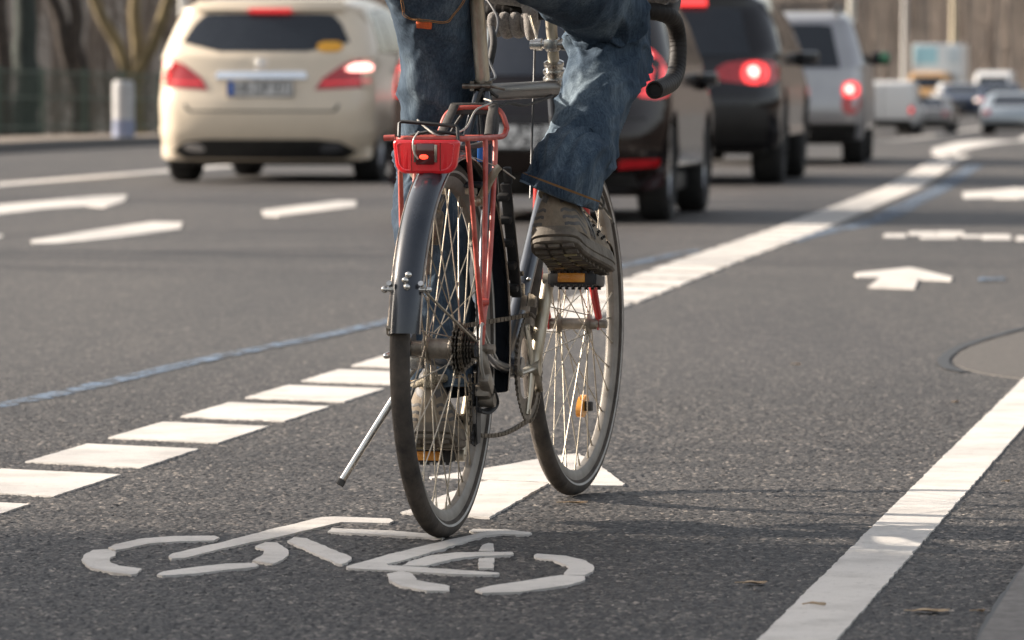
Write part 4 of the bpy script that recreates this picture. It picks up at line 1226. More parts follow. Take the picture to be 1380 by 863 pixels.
    for z_, sd_ in [(q, w_) for q in (.033, .043, .053) for w_ in ((1,), (-1,))]: panel('heel_groove', M_shoed, hp([(.0025, z_), (.0025, z_ + .0022), (.012, z_ + .0035), (.025, z_ + .0062), (.042, z_ - .002), (.058, z_ - .004), (.058, z_ - .006), (.042, z_ - .0045), (.025, z_ + .0035), (.012, z_ + .001)]), .0036, sd_)
    panel('mesh_panel', M_mesh, [(.03, 66), (.045, 88), (.075, 88), (.095, 70), (.07, 50)], .0016)
    panel('mesh_panel', M_mesh, [(.020, 55), (.030, 60), (.055, 40), (.050, 33)], .0036, (1,))
    panel('side_stripe', M_shoed, [(.095, 8), (.100, 8), (.122, 50), (.116, 52)], .0028, (1,)); panel('side_stripe', M_shoed, [(.095, 8), (.100, 8), (.122, 50), (.116, 52)], .0028, (-1,)); panel('side_stripe', M_shoed, [(.108, 8), (.113, 8), (.134, 48), (.129, 50)], .0028, (1,)); panel('side_stripe', M_shoed, [(.121, 8), (.126, 8), (.147, 46), (.142, 48)], .0028, (1,))
    panel('toe_cap', M_shoe, [(.222, 2), (.235, 40), (.25, 88), (.275, 88), (.29, 30), (.29, 2)], .0030)
    panel('eyestay', M_shoe, [(.105, 62), (.118, 80), (.175, 74), (.190, 60), (.165, 50)], .0034)
    mb = MB()
    for sd in (1, -1):
      mb = MB()
      for (y, a) in ((.135, 26), (.147, 32), (.159, 25), (.150, 18), (.171, 32), (.176, 22), (.164, 16), (.185, 27), (.140, 38), (.158, 38), (.192, 18), (.128, 18)):
            aa = R(a) if sd * sgn > 0 else math.pi - R(a)
            p = spt(y, aa, .0006); q = spt(y, aa, .0030); mb.cyl(p, q - (q - p) * .1, .0024, 10)
      mb.xf(M); mb.build('punched_hole_pattern', M_hole, up)
    mb = MB()
    for q in range(5):
        y = .112 + q * .016
        mb.tube([spt(y, R(62), .004), spt(y + .006, R(80), .007), spt(y + .006, R(100), .007), spt(y + .012, R(118), .004)], .0023, 8)
    e = spt(.112, R(85), .008)
    mb.tube(cr([e, e + V((sgn * .022, .012, .012)), e + V((sgn * .044, .020, -.006)), e + V((sgn * .046, .004, -.026)), e + V((sgn * .03, .0, -.016)), e], 5), .0020, 8)
    mb.tube(cr([e, e + V((sgn * .030, .03, -.004)), e + V((sgn * .050, .044, -.03)), e + V((sgn * .058, .036, -.046))], 5), .0020, 8)
    mb.xf(M); mb.build('lace', M_lace, up)
    for q in range(6):
        mb = MB(); y = .05 + q * .022; mb.bbox((sgn * (-1 if q % 2 else 1) * .018, y, -.0065), (.020, .012, .003), .001); mb.xf(M); mb.build('sole_insert', M_soleg, up)
    # collar and pull tab
    mb = MB(); mb.tube([V((.026 * math.cos(2 * math.pi * k / 28), .058 + .050 * math.sin(2 * math.pi * k / 28), .100 + .006 * math.sin(2 * math.pi * k / 28 + 1.2))) for k in range(28)], .0068, 10, closed=True)
    mb.bbox((0, .004, .100), (.018, .008, .026), .003)
    mb.xf(M); mb.build('collar', M_mesh, up)
    return up, M
ballR = PR + X * (.012 + .056) + V((-.002, .016, .022)); ballL = PL - X * (.012 + .056) + V((.012, .0, .0175))
shR, MR = shoe('shoe', ballR, R(-1), R(-13), R(-3), 1, 'trainer with its heel raised on the upper pedal')
shL, ML = shoe('shoe', ballL, R(10), R(-5), 0, -1, 'trainer on the lower pedal behind the spokes')
def sock(M, to):
    mb = MB(); a = M @ V((0, .058, .078)); b_ = M @ V((0, .052, .118))
    mb.tube(cr([a, b_, V(to)], 5), [.028] * 4 + [.027] * 4 + [.026] * 3, 20, caps=True); mb.build('sock', M_sock, pers)
sock(MR, (.134, .375, .665)); sock(ML, (-.084, .295, .33))
# --- gloves: knitted, five fingers closed round the bar
def skinned(name, verts, edges, radii, m, parent, sub=2, root=0):
    me = bpy.data.meshes.new(name); me.from_pydata([tuple(v) for v in verts], edges, [])
    o = bpy.data.objects.new(name, me); COL.objects.link(o)
    sk = o.modifiers.new('s', 'SKIN'); sk.use_smooth_shade = True
    for i, r in enumerate(radii):
        d = me.skin_vertices[0].data[i]; d.radius = (r, r); d.use_root = (i == root)
    ss = o.modifiers.new('u', 'SUBSURF'); ss.levels = sub; ss.render_levels = sub
    dg = bpy.context.evaluated_depsgraph_get(); ev = o.evaluated_get(dg)
    me2 = bpy.data.meshes.new_from_object(ev); me2.name = name
    bpy.data.objects.remove(o); me2.materials.clear(); me2.materials.append(m)
    me2.polygons.foreach_set('use_smooth', [True] * len(me2.polygons))
    return link(name, me2, parent)
def glove(c, s, wrist):
    # c: bar centre under the middle finger, bar along X; palm above and behind the bar, fingers over the front, tips below
    c = V(c); vs = []; es = []; rs = []
    def chain(pts, r):
        i0 = len(vs)
        for p, q in zip(pts, r): vs.append(c + V(p)); rs.append(q)
        for k in range(len(pts) - 1): es.append((i0 + k, i0 + k + 1))
        return i0
    w0 = chain([V(wrist) - c, (V(wrist) - c) * .55, (0, -.030, .026)], [.030, .029, .036])
    for q, (dx, ln) in enumerate(((-.033, .86), (-.011, .98), (.012, 1.0), (.034, .92))):
        x = dx * s
        i0 = chain([(x * .95, -.014, .038), (x, .018, .034), (x, .036 * ln, .002), (x, .020, -.032 * ln), (x, -.018, -.040 * ln), (x * .98, -.044, -.022), (x * .96, -.046, .004)], [.0165, .0150, .0142, .0145, .0150, .0150, .0140])
        es.append((w0 + 2, i0))
    i0 = chain([(-s * .034, -.036, .026), (-s * .044, -.054, -.002), (-s * .046, -.056, -.034), (-s * .047, -.052, -.058)], [.0175, .0160, .0150, .0125])
    es.append((w0 + 2, i0))
    return skinned('glove', vs, es, rs, M_glove, pers, 3)
gl = glove((-.092, .957, .964), -1, (-.150, .885, 1.045))
gl.location = (0, 0, 0)
gr = glove((.180, 1.035, 1.032), 1, (.205, .94, 1.075))
# --- body: one continuous figure, leaning forward to the bar (mostly above the frame)
bv = [(0, .18, 1.13), (0, .25, 1.27), (0, .38, 1.42), (0, .50, 1.53), (0, .57, 1.60), (0, .62, 1.665), (0, .655, 1.74), (0, .665, 1.80),
      (-.17, .50, 1.52), (-.235, .66, 1.30), (-.150, .885, 1.045), (.17, .50, 1.52), (.245, .70, 1.29), (.205, .94, 1.075)]
be = [(0, 1), (1, 2), (2, 3), (3, 4), (4, 5), (5, 6), (6, 7), (3, 8), (8, 9), (9, 10), (3, 11), (11, 12), (12, 13)]
br = [.09, .115, .125, .11, .058, .055, .088, .070, .055, .040, .026, .055, .040, .026]
for seq in ([9, 8, 7, 5, 4, 3, 2, 1], [13, 14, 15, 17, 19, 20, 21, 22]):
    last = 0
    for q in seq:
        bv.append(JP[q][:3]); br.append(JP[q][3] * .58); be.append((last, len(bv) - 1)); last = len(bv) - 1
body = skinned('body', bv, be, br, M_skin, pers, 2)
jv = bv[:4] + [bv[8], bv[9], tuple(V(bv[9]).lerp(V(bv[10]), .92)), bv[11], bv[12], tuple(V(bv[12]).lerp(V(bv[13]), .92))]
je = [(0, 1), (1, 2), (2, 3), (3, 4), (4, 5), (5, 6), (3, 7), (7, 8), (8, 9)]
jr = [.135, .15, .155, .135, .078, .058, .042, .078, .058, .042]
skinned('jacket', [(x, y, z + (.05 if i == 0 else 0)) for i, (x, y, z) in enumerate(jv)], je, jr, M_jacket, pers, 2)
mb = MB(); mb.sphere((0, .645, 1.79), .100, 20, (.82, 1.0, .85)); mb.build('hair', M_rub, pers)
# ------------------------------------------------------------------ cars (local: X right, Y forward, origin on the road under the rear bumper)
M_glass = mat('tinted car glass', (.012, .015, .020), .04, spec=.6, col2=(.020, .024, .030), vscale=2)
M_trim = mat('black car plastic', (.012, .012, .012), .55, col2=(.026, .025, .024), vscale=20)
M_ctyre = mat('car tyre', (.014, .014, .014), .85, col2=(.032, .030, .028), vscale=12)
M_crim = mat('alloy rim', (.38, .38, .38), .35, .9, col2=(.5, .5, .5), vscale=10)
M_tail = mat('red tail lamp', (.22, .005, .008), .12, coat=.6, col2=(.36, .010, .014), vscale=16, emit=(1, .02, .03), estr=.03)
M_taillit = mat('lit red tail lamp', (.55, .01, .015), .12, coat=1.0, col2=(.65, .02, .02), vscale=16, emit=(1, .03, .035), estr=.26)
M_hot = mat('lit brake lamp', (.8, .1, .1), .2, emit=(1, .42, .36), estr=1.9)
M_hot2 = mat('lit red lamp', (.8, .05, .05), .2, emit=(1, .05, .05), estr=.75)
M_head = mat('lit headlamp', (.9, .9, .85), .2, emit=(1, .68, .42), estr=.85)
M_cchrome = mat('bright chrome', (.75, .76, .78), .12, 1.0, col2=(.82, .83, .85), vscale=8)
M_plate = mat('number plate', (.58, .57, .55), .5, col2=(.66, .65, .63), vscale=20)
M_eu = mat('plate blue band', (.02, .12, .48), .4, var=.1, vscale=50)
M_ink = mat('plate lettering', (.02, .02, .022), .5, var=.1, vscale=50)
M_yel = mat('yellow sticker', (.75, .36, .03), .5, var=.1, vscale=30)
M_orange = mat('orange lamp', (.7, .25, .03), .3, emit=(1, .4, .05), estr=.6)
def paint_m(name, c, metal=.0, flake=.06, rough=.28):
    return mat(name, c, rough, metal, coat=.35, spec=.4, col2=tuple(min(1, x * (1 + flake) + .003) for x in c), vscale=6)

class Car:
    def __init__(s, name, label, cat, px, py, wheel_x, head, prof, W, paint, wheels, H=None, belt=.95, tumble=.20, r=.14, curve=.10, fcurve=.22,
                 zb=.20, tr=.32, tw=.20, ref=None, group=None):
        # (px, py): where the rear right (or front) wheel touches the road in the photograph, wheel_x: that wheel's centre in car x
        g = at(px, py); s.W = W; s.Hd = head
        s.t = thing(name, label, cat, (0, 0, 0), -head, group)
        yref = wheels[0] if ref is None else ref
        c, sn = math.cos(-head), math.sin(-head)
        off = V((wheel_x * c - (yref) * sn, wheel_x * sn + (yref) * c, 0))
        loc = V((g.x, g.y, 0)) - off; loc.z = zg(g.y)
        s.t.location = loc; s.loc = loc
        s.belt, s.H = belt, max(z for y, z in prof)
        s.tumble = tumble
        up = chaikin(prof, 2, closed=False)
        yb, yf = prof[0][0], prof[-1][0]
        low = []
        for wy in sorted(wheels, reverse=True):
            ra = tr + .05
            for k in range(13):
                a = math.pi * k / 12; zz = tr + ra * math.sin(a)
                if zz >= zb - .01: low.append((wy + ra * math.cos(a), max(zb, zz)))
        mid = [(y, z) for y, z in low]
        loop = up + [(yf - .05, zb)] + mid + [(yb + .06, zb)]
        n = len(loop)
        # normals of the loop in the y-z plane
        A = sum(loop[i][0] * loop[(i + 1) % n][1] - loop[(i + 1) % n][0] * loop[i][1] for i in range(n))
        sg = 1 if A > 0 else -1
        nrm = []
        for i in range(n):
            a, b_ = V(loop[i - 1]), V(loop[(i + 1) % n]); d = (b_ - a)
            d = d.normalized() if d.length > 1e-9 else V((1, 0))
            nrm.append(V((d.y, -d.x)) * sg)
        nu = len(up); Wh = W / 2
        cols = [0, .25, .5, .68, .8]; cs = [(u * (1 - r / Wh) / .8 * 1.0, 0) for u in cols]
        cs = [(u * (1 - r / Wh), 0.0) for u in (0, .3, .6, .8, 1.0)]
        for k in range(1, 7):
            a = math.pi / 2 * k / 6; cs.append((1 - r / Wh * (1 - math.sin(a)), r * (1 - math.cos(a))))
        full = [(-u, i_) for u, i_ in reversed(cs[1:])] + cs
        bm = bmesh.new(); ringv = []
        for u, ins in full:
            row = []
            for i in range(n):
                k_ = ins if i < nu else ins * .15
                y, z = loop[i][0] - nrm[i].x * k_, loop[i][1] - nrm[i].y * k_ * (.8 if i < nu else 1)
                ny = nrm[i].x
                if i < nu or i in (nu, n - 1):
                    if y < yb + 1.0 and ny < 0.3: y += curve * u * u * max(0, 1 - (y - yb) / 1.0)
                    if y > yf - 1.2 and ny > -0.3: y -= fcurve * u * u * max(0, 1 - (yf - y) / 1.2)
                row.append(bm.verts.new((u * Wh, y, max(z, zb * .9))))
            ringv.append(row)
        for a, b_ in zip(ringv, ringv[1:]):
            for i in range(n):
                j = (i + 1) % n
                bm.faces.new((a[i], a[j], b_[j], b_[i]))
        c0 = bm.faces.new(ringv[0]); c1 = bm.faces.new(list(reversed(ringv[-1])))
        bmesh.ops.triangulate(bm, faces=[c0, c1])
        z = .3
        while z < s.H:
            bmesh.ops.bisect_plane(bm, geom=bm.verts[:] + bm.edges[:] + bm.faces[:], plane_co=(0, 0, z), plane_no=(0, 0, 1)); z += .1
        for v in bm.verts: v.co.x *= s.wz(v.co.z)
        bmesh.ops.recalc_face_normals(bm, faces=bm.faces)
        s.bvh = BVHTree.FromBMesh(bm)
        me = bpy.data.meshes.new('body'); bm.to_mesh(me); bm.free(); me.materials.append(paint)
        me.polygons.foreach_set('use_smooth', [True] * len(me.polygons)); me.set_sharp_from_angle(angle=R(38))
        s.body = link('body', me, s.t)
        # wheels
        for wy in wheels:
            for sd in (-1, 1):
                x = sd * (Wh - tw / 2 - .015)
                wt = bpy.data.objects.new('wheel', None); COL.objects.link(wt); wt.parent = s.t; wt.location = (x, wy, tr)
                h = tw / 2
                MB().lathe([(tr * .64, -h * .8), (tr * .9, -h), (tr * .975, -h * .86), (tr, -h * .55), (tr, h * .55), (tr * .975, h * .86), (tr * .9, h), (tr * .64, h * .8)], (0, 0, 0), X, 36).build('tyre', M_ctyre, wt)
                mb = MB(); q = sd
                mb.lathe([(tr * .64, -h * .7 * q), (tr * .64, h * .72 * q), (tr * .58, h * .74 * q), (tr * .54, h * .35 * q), (.04, h * .30 * q), (.001, h * .30 * q)], (0, 0, 0), X, 30, closed=False)
                for k in range(5):
                    a = 2 * math.pi * k / 5; mb.box((h * .5 * q, math.cos(a) * tr * .31, math.sin(a) * tr * .31), (.03, .055, tr * .50), Matrix.Rotation(a - math.pi / 2, 3, 'X'))
                mb.cyl((h * .3 * q, 0, 0), (h * .62 * q, 0, 0), .055, 16)
                mb.build('rim', M_crim, wt)
        # dark underbody
        mb = MB(); mb.bbox((0, (yb + yf) / 2, zb + .02), (W * .86, yf - yb - .5, .12), .03); mb.build('underbody', M_trim, s.t)
    def wz(s, z):
        f = 1.0
        if z > s.belt: f -= s.tumble * (z - s.belt) / (s.H - s.belt) * (.75 + .25 * (z - s.belt) / (s.H - s.belt))
        if z < .45: f -= .035 * (.45 - z) / .3
        if .45 <= z <= s.belt: f -= .02 * abs((z - .66) / .3)
        return f
    def decal(s, name, poly, m, face='rear', off=.006, thick=.03, parent=None, step=.09, rnd=0, sharp=30):
        if rnd: poly = chaikin(poly, rnd)
        bm = bmesh.new(); bm.faces.new([bm.verts.new((a, b_, 0)) for a, b_ in poly])
        for ax in (0, 1):
            lo = min(p[ax] for p in poly); hi = max(p[ax] for p in poly); q = lo + step
            while q < hi:
                bmesh.ops.bisect_plane(bm, geom=bm.verts[:] + bm.edges[:] + bm.faces[:], plane_co=(q if ax == 0 else 0, q if ax == 1 else 0, 0), plane_no=(1 - ax, ax, 0)); q += step
        d = {'rear': V((0, 1, 0)), 'front': V((0, -1, 0)), 'right': V((-1, 0, 0)), 'left': V((1, 0, 0))}[face]
        for v in bm.verts:
            a, b_ = v.co.x, v.co.y
            o = V((a, 0, b_)) - d * 8 if face in ('rear', 'front') else V((0, a, b_)) - d * 8
            hit = s.bvh.ray_cast(o, d)
            if hit[0] is None:
                hit = s.bvh.find_nearest(o + d * (8 if face in ('rear', 'front') and abs(o.y) < 9 else 7))
            nn = hit[1] if hit[1].dot(d) < 0 else -hit[1]
            v.co = hit[0] + (nn * .6 - d * .4).normalized() * off
        bmesh.ops.recalc_face_normals(bm, faces=bm.faces)
        top = list(bm.faces)
        ex = bmesh.ops.extrude_face_region(bm, geom=top)
        for g in ex['geom']:
            if isinstance(g, bmesh.types.BMVert): g.co = g.co + d * thick
        bmesh.ops.recalc_face_normals(bm, faces=bm.faces)
        me = bpy.data.meshes.new(name); bm.to_mesh(me); bm.free(); me.materials.append(m)
        me.polygons.foreach_set('use_smooth', [True] * len(me.polygons)); me.set_sharp_from_angle(angle=R(sharp))
        return link(name, me, parent or s.t)
    def both(s, name, poly, m, face='rear', **k):
        a = s.decal(name, poly, m, face, **k); b_ = s.decal(name, [(-x, z) for x, z in reversed(poly)], m, face, **k); return a, b_
    def sides(s, name, poly, m, **k):
        return s.decal(name, poly, m, 'right', **k), s.decal(name, poly, m, 'left', **k)
    def hit(s, x, z, face='rear'):
        d = V((0, 1, 0)) if face == 'rear' else V((0, -1, 0))
        h = s.bvh.ray_cast(V((x, 0, z)) - d * 8, d); return h[0] if h[0] is not None else V((x, 0, z))
    def spot(s, name, x, z, r, m, parent, face='rear', sq=(1, 1)):
        d = V((0, 1, 0)) if face == 'rear' else V((0, -1, 0)); p = s.hit(x, z, face)
        return MB().sphere(p - d * .012, r, 12, (sq[0], .25, sq[1])).build(name, m, parent)
    def plate(s, z, w=.52, h=.11, text='', x=0, tx=1.0, two=None):
        p = s.hit(x, z); q = s.hit(x, z + h / 2 + .02)
        y = min(p.y, q.y) - .014
        mb = MB(); mb.bbox((x, y, z), (w, .012, h), .003); pl = mb.build('number_plate', M_plate, s.t)
        mb = MB(); fw = .007
        for dx, dz, ww, hh in ((0, h / 2, w, fw), (0, -h / 2, w, fw), (-w / 2, 0, fw, h), (w / 2, 0, fw, h)): mb.box((x + dx, y - .006, z + dz), (ww, .006, hh))
        mb.build('plate_frame', M_trim, pl)
        if two is None:
            mb = MB(); mb.box((x - w / 2 + .028, y - .0075, z), (.044, .004, h - .012)); mb.build('plate_band', M_eu, pl)
        if text:
            lines = two or [text]
            for i, tx_ in enumerate(lines):
                cu = bpy.data.curves.new('lettering', 'FONT'); cu.body = tx_; cu.align_x = 'CENTER'; cu.align_y = 'CENTER'; cu.size = h * (1.0 if two is None else .6); cu.extrude = .001
                tmp = bpy.data.objects.new('tmp', cu); COL.objects.link(tmp)
                dg = bpy.context.evaluated_depsgraph_get(); me = bpy.data.meshes.new_from_object(tmp.evaluated_get(dg)); bpy.data.objects.remove(tmp)
                xs_ = [v.co.x for v in me.vertices]; wid = max(xs_) - min(xs_); sx = (w - .10 if two is None else w * .7) / wid
                for v in me.vertices: v.co = V((x + (.022 if two is None else 0) + v.co.x * sx, y - .0085 - v.co.z, z + v.co.y + (0 if two is None else (.5 - i) * h * .46)))
                me.materials.clear(); me.materials.append(M_ink); link('lettering', me, pl)
        return pl
    def mirror(s, y, z, m, sides=(-1, 1), sc=1.0):
        for sd in sides:
            x = sd * s.W / 2 * s.wz(z)
            mb = MB(); mb.bbox((x + sd * .10 * sc, y, z + .04), (.20 * sc, .11, .14 * sc), .04 * sc); mb.tube([(x - sd * .03, y + .02, z - .02), (x + sd * .05, y + .01, z + .01)], .025, 8)
            o = mb.build('door_mirror', m, s.t)
            MB().bbox((x + sd * .10 * sc, y - .056, z + .04), (.17 * sc, .006, .11 * sc), .002).build('mirror_glass', M_glass, o)

HD = R(8.2)
# --- cream taxi-like hatchback
P_cream = paint_m('cream car paint', (.66, .56, .43))
prof = [(.12, .24), (.03, .36), (.0, .52), (.015, .66), (.045, .76), (.075, .90), (.10, 1.03), (.16, 1.09), (.30, 1.27), (.40, 1.405), (.38, 1.45), (.55, 1.485), (1.2, 1.515), (1.9, 1.505), (2.55, 1.41), (3.15, 1.12), (3.40, 1.00), (3.95, .88), (4.25, .74), (4.34, .55), (4.33, .34), (4.28, .24)]
cream = Car('hatchback_car', 'cream hatchback with its brake lamps lit and a yellow sticker in the rear window', 'car', 494, 245, .74, HD, prof, 1.79, P_cream, (.80, 3.47), belt=1.0, zb=.18, tr=.32, tw=.22, curve=.14, r=.20)
c = cream
gl_ = c.decal('rear_window', [(-.73, 1.065), (.73, 1.065), (.57, 1.365), (.40, 1.375), (-.40, 1.375), (-.57, 1.365)], M_glass, rnd=1)
c.decal('window_sticker', [(.44, 1.06), (.64, 1.06), (.64, 1.145), (.44, 1.145)], M_yel, off=.012, parent=gl_, rnd=1)
c.decal('roof_spoiler', [(-.62, 1.40), (.62, 1.40), (.60, 1.46), (-.60, 1.46)], P_cream, off=.035)
bl = c.decal('brake_lamp', [(-.16, 1.375), (.20, 1.375), (.19, 1.43), (-.15, 1.43)], M_taillit, off=.045)
mb_ = [c.spot('lamp_glow', .02 + x * .04, 1.403, .014, M_hot2, bl, sq=(1, 1)) for x in (-3, -1.5, 0, 1.5, 3)]
for sd in (1, -1):
    poly = [(.44, .755), (.86, .775), (.905, .84), (.895, .985), (.80, 1.005), (.66, .965), (.50, .85)]
    poly = poly if sd > 0 else [(-x, z) for x, z in reversed(poly)]
    tl = c.decal('tail_lamp', poly, M_tail, thick=.05)
    if sd > 0:
        c.decal('lamp_glow', [(.66, .905), (.86, .905), (.87, .95), (.83, .975), (.72, .965)], M_hot, off=.012, thick=.015, parent=tl, rnd=1)
    else:
        c.spot('lamp_glow', -.79, .965, .036, M_hot, tl, sq=(1.3, .8)); c.spot('lamp_glow', -.80, .87, .030, M_hot2, tl, sq=(1.2, 1))
    c.decal('lamp_strip', [(sd * x, z) for x, z in ((.50, .80), (.86, .82), (.86, .835), (.50, .815))][::sd], M_hot2 if False else M_taillit, off=.010, thick=.01, parent=tl)
c.decal('chrome_strip', [(-.38, .845), (.38, .845), (.36, .90), (-.36, .90)], M_cchrome, off=.022)
c.plate(.765, .54, .125, 'HR DP 971')
# round badge: a ring with a three-pointed star
p = c.hit(0, .965); mb = MB(); ctr = p + V((0, -.022, 0))
mb.tube([ctr + V((.047 * math.cos(a), 0, .047 * math.sin(a))) for a in [2 * math.pi * k / 28 for k in range(28)]], .005, 8, closed=True)
for k in range(3):
    a = math.pi / 2 + 2 * math.pi * k / 3; mb.tube([ctr, ctr + V((.045 * math.cos(a), 0, .045 * math.sin(a)))], [.009, .002], 6)
mb.sphere(ctr + V((0, .004, 0)), .022, 12, (1, .5, 1)); mb.build('badge', M_cchrome, c.t)
lb = c.decal('lower_bumper', [(-.66, .20), (.66, .20), (.76, .26), (.64, .335), (.45, .355), (-.45, .355), (-.64, .335), (-.76, .26)], M_trim, off=.010)
c.both('exhaust_trim', [(.46, .25), (.64, .265), (.66, .32), (.50, .325)], M_cchrome, parent=lb, off=.016, rnd=1)
c.decal('tailgate_gap', [(-.60, .575), (.60, .575), (.63, .60), (.64, .64), (.625, .64), (.60, .60), (.58, .588), (-.58, .588), (-.60, .60), (-.625, .64), (-.64, .64), (-.63, .60)], M_trim, off=.002, thick=.02)
c.sides('side_window', [(.62, 1.06), (1.15, 1.05), (1.15, 1.41), (.80, 1.40)], M_glass); c.sides('side_window', [(1.20, 1.05), (2.02, 1.04), (2.02, 1.44), (1.20, 1.42)], M_glass)
c.sides('side_window', [(2.08, 1.04), (3.05, 1.02), (2.62, 1.34), (2.08, 1.44)], M_glass)
c.sides('door_handle', [(1.30, .90), (1.52, .90), (1.52, .935), (1.30, .935)], M_cchrome, off=.03); c.sides('door_handle', [(2.15, .89), (2.37, .89), (2.37, .925), (2.15, .925)], M_cchrome, off=.03)
c.decal('windscreen', [(-.68, 1.05), (.68, 1.05), (.56, 1.44), (-.56, 1.44)], M_glass, 'front')
c.mirror(2.95, 1.02, P_cream)
# --- dark small hatchback right behind the cyclist
P_brown = paint_m('dark brown car paint', (.014, .009, .008), .3, .2, .12)
prof = [(.12, .22), (.03, .33), (.0, .46), (.02, .58), (.06, .70), (.07, .80), (.10, .86), (.22, 1.06), (.32, 1.25), (.40, 1.40), (.52, 1.455), (1.1, 1.49), (1.6, 1.48), (2.2, 1.36), (2.75, 1.04), (3.0, .95), (3.45, .84), (3.68, .68), (3.72, .48), (3.68, .30), (3.64, .22)]
dark = Car('hatchback_car', 'dark brown hatchback partly hidden behind the cyclist, its tall brake lamp glowing beside the rider', 'car', 886, 298, .725, R(7.0), prof, 1.66, P_brown, (.60, 2.95), belt=.90, zb=.19, tr=.29, tw=.19, curve=.15, r=.22)
c = dark
c.decal('rear_window', [(-.60, .86), (.60, .86), (.50, 1.30), (.36, 1.33), (-.36, 1.33), (-.50, 1.30)], mat('dark tailgate glass', (.035, .040, .050), .10, col2=(.05, .055, .066), vscale=3))
for sd in (1, -1):
    tl = c.decal('tail_lamp', [(sd * x, z) for x, z in ((.62, .74), (.80, .72), (.825, .80), (.79, .93), (.70, 1.03), (.63, 1.02), (.61, .88))][::sd], M_taillit, thick=.05, rnd=1)
    for x, z, r_ in ((.69, .975, .028), (.68, .90, .018), (.655, .855, .030)): c.spot('lamp_glow', sd * x, z, r_, M_hot, tl)
    c.decal('reflector', [(sd * x, z) for x, z in ((.54, .315), (.76, .33), (.77, .375), (.55, .37))][::sd], M_tail, off=.012)
c.plate(.505, .36, .14, 'LP', two=['LP2', 'V34'])
c.decal('bumper_crease', [(-.70, .60), (.70, .60), (.70, .615), (-.70, .615)], M_trim, off=.004)
c.decal('lower_bumper', [(-.66, .20), (.66, .20), (.62, .29), (-.62, .29)], M_trim, off=.012)
c.decal('bumper_step', [(-.42, .42), (.42, .42), (.44, .445), (-.44, .445)], M_trim, off=.012)
c.sides('side_window', [(.55, .95), (1.05, .94), (1.05, 1.37), (.80, 1.36)], M_glass); c.sides('side_window', [(1.10, .94), (2.45, .92), (2.08, 1.26), (1.80, 1.38), (1.10, 1.39)], M_glass)
c.sides('sill_trim', [(1.0, .27), (2.5, .27), (2.5, .31), (1.0, .31)], M_cchrome, off=.01)
c.decal('windscreen', [(-.60, .98), (.60, .98), (.50, 1.36), (-.50, 1.36)], M_glass, 'front')
c.mirror(2.42, .80, P_brown, sc=.55)
# --- black off-road car
P_blk = paint_m('black car paint', (.010, .009, .010), .2, .2, .12)
prof = [(.14, .34), (.03, .44), (.0, .56), (.01, .70), (.05, .80), (.08, .95), (.11, 1.04), (.24, 1.25), (.34, 1.42), (.32, 1.50), (.50, 1.545), (1.3, 1.58), (2.2, 1.57), (2.8, 1.48), (3.4, 1.15), (3.65, 1.05), (4.3, .95), (4.55, .82), (4.62, .62), (4.6, .42), (4.5, .32)]
suv = Car('suv', 'black off-road car with a round brake lamp glowing, waiting ahead of the dark brown hatchback', 'car', 1036, 247, .82, R(6.5), prof, 1.92, P_blk, (.92, 3.72), belt=1.02, zb=.28, tr=.36, tw=.25, curve=.15, r=.20)
c = suv
rw2 = c.decal('rear_window', [(-.72, 1.03), (.72, 1.03), (.62, 1.40), (.5, 1.415), (-.5, 1.415), (-.62, 1.40)], M_glass)
bl = c.decal('brake_lamp', [(-.36, 1.425), (.36, 1.425), (.35, 1.475), (-.35, 1.475)], M_hot2, off=.05)
for sd in (1, -1):
    tl = c.decal('tail_lamp', [(sd * x, z) for x, z in ((.44, .83), (.72, .80), (.93, .79), (.94, .98), (.72, 1.0), (.46, .96))][::sd], M_tail, thick=.05, rnd=1)
    c.spot('lamp_glow', sd * .745, .90, .046, M_hot, tl)
    c.decal('lamp_glow', [(sd * x, z) for x, z in ((.65, .80), (.86, .80), (.86, .98), (.65, .98))][::sd], M_hot2, off=.008, thick=.01, parent=tl, rnd=2)
c.decal('tailgate_trim', [(-.36, .93), (.28, .93), (.28, .97), (-.36, .97)], M_cchrome, off=.012)
c.plate(.80, .52, .11, 'B OW 56')
c.decal('lower_bumper', [(-.84, .33), (.84, .33), (.86, .60), (.70, .64), (-.70, .64), (-.86, .60)], M_trim, off=.010)
c.decal('bumper_crease', [(-.8, .70), (.8, .70), (.8, .715), (-.8, .715)], M_trim, off=.004)
c.sides('side_window', [(.70, 1.10), (1.35, 1.09), (1.35, 1.46), (.85, 1.45)], M_glass); c.sides('side_window', [(1.40, 1.09), (2.25, 1.08), (2.25, 1.49), (1.40, 1.47)], M_glass); c.sides('side_window', [(2.32, 1.08), (3.3, 1.06), (2.85, 1.38), (2.32, 1.49)], M_glass)
c.sides('sill_trim', [(1.35, .40), (3.2, .40), (3.2, .46), (1.35, .46)], M_cchrome, off=.012)
c.decal('windscreen', [(-.72, 1.10), (.72, 1.10), (.62, 1.48), (-.62, 1.48)], M_glass, 'front')
c.mirror(3.1, .98, P_blk, sc=.8)
mb = MB()
for sd in (-1, 1): mb.tube(cr([(sd * .66, .75, 1.52), (sd * .67, .85, 1.585), (sd * .68, 2.2, 1.61), (sd * .67, 2.5, 1.57)], 5), .018, 8)
mb.build('roof_rail', M_trim, c.t)
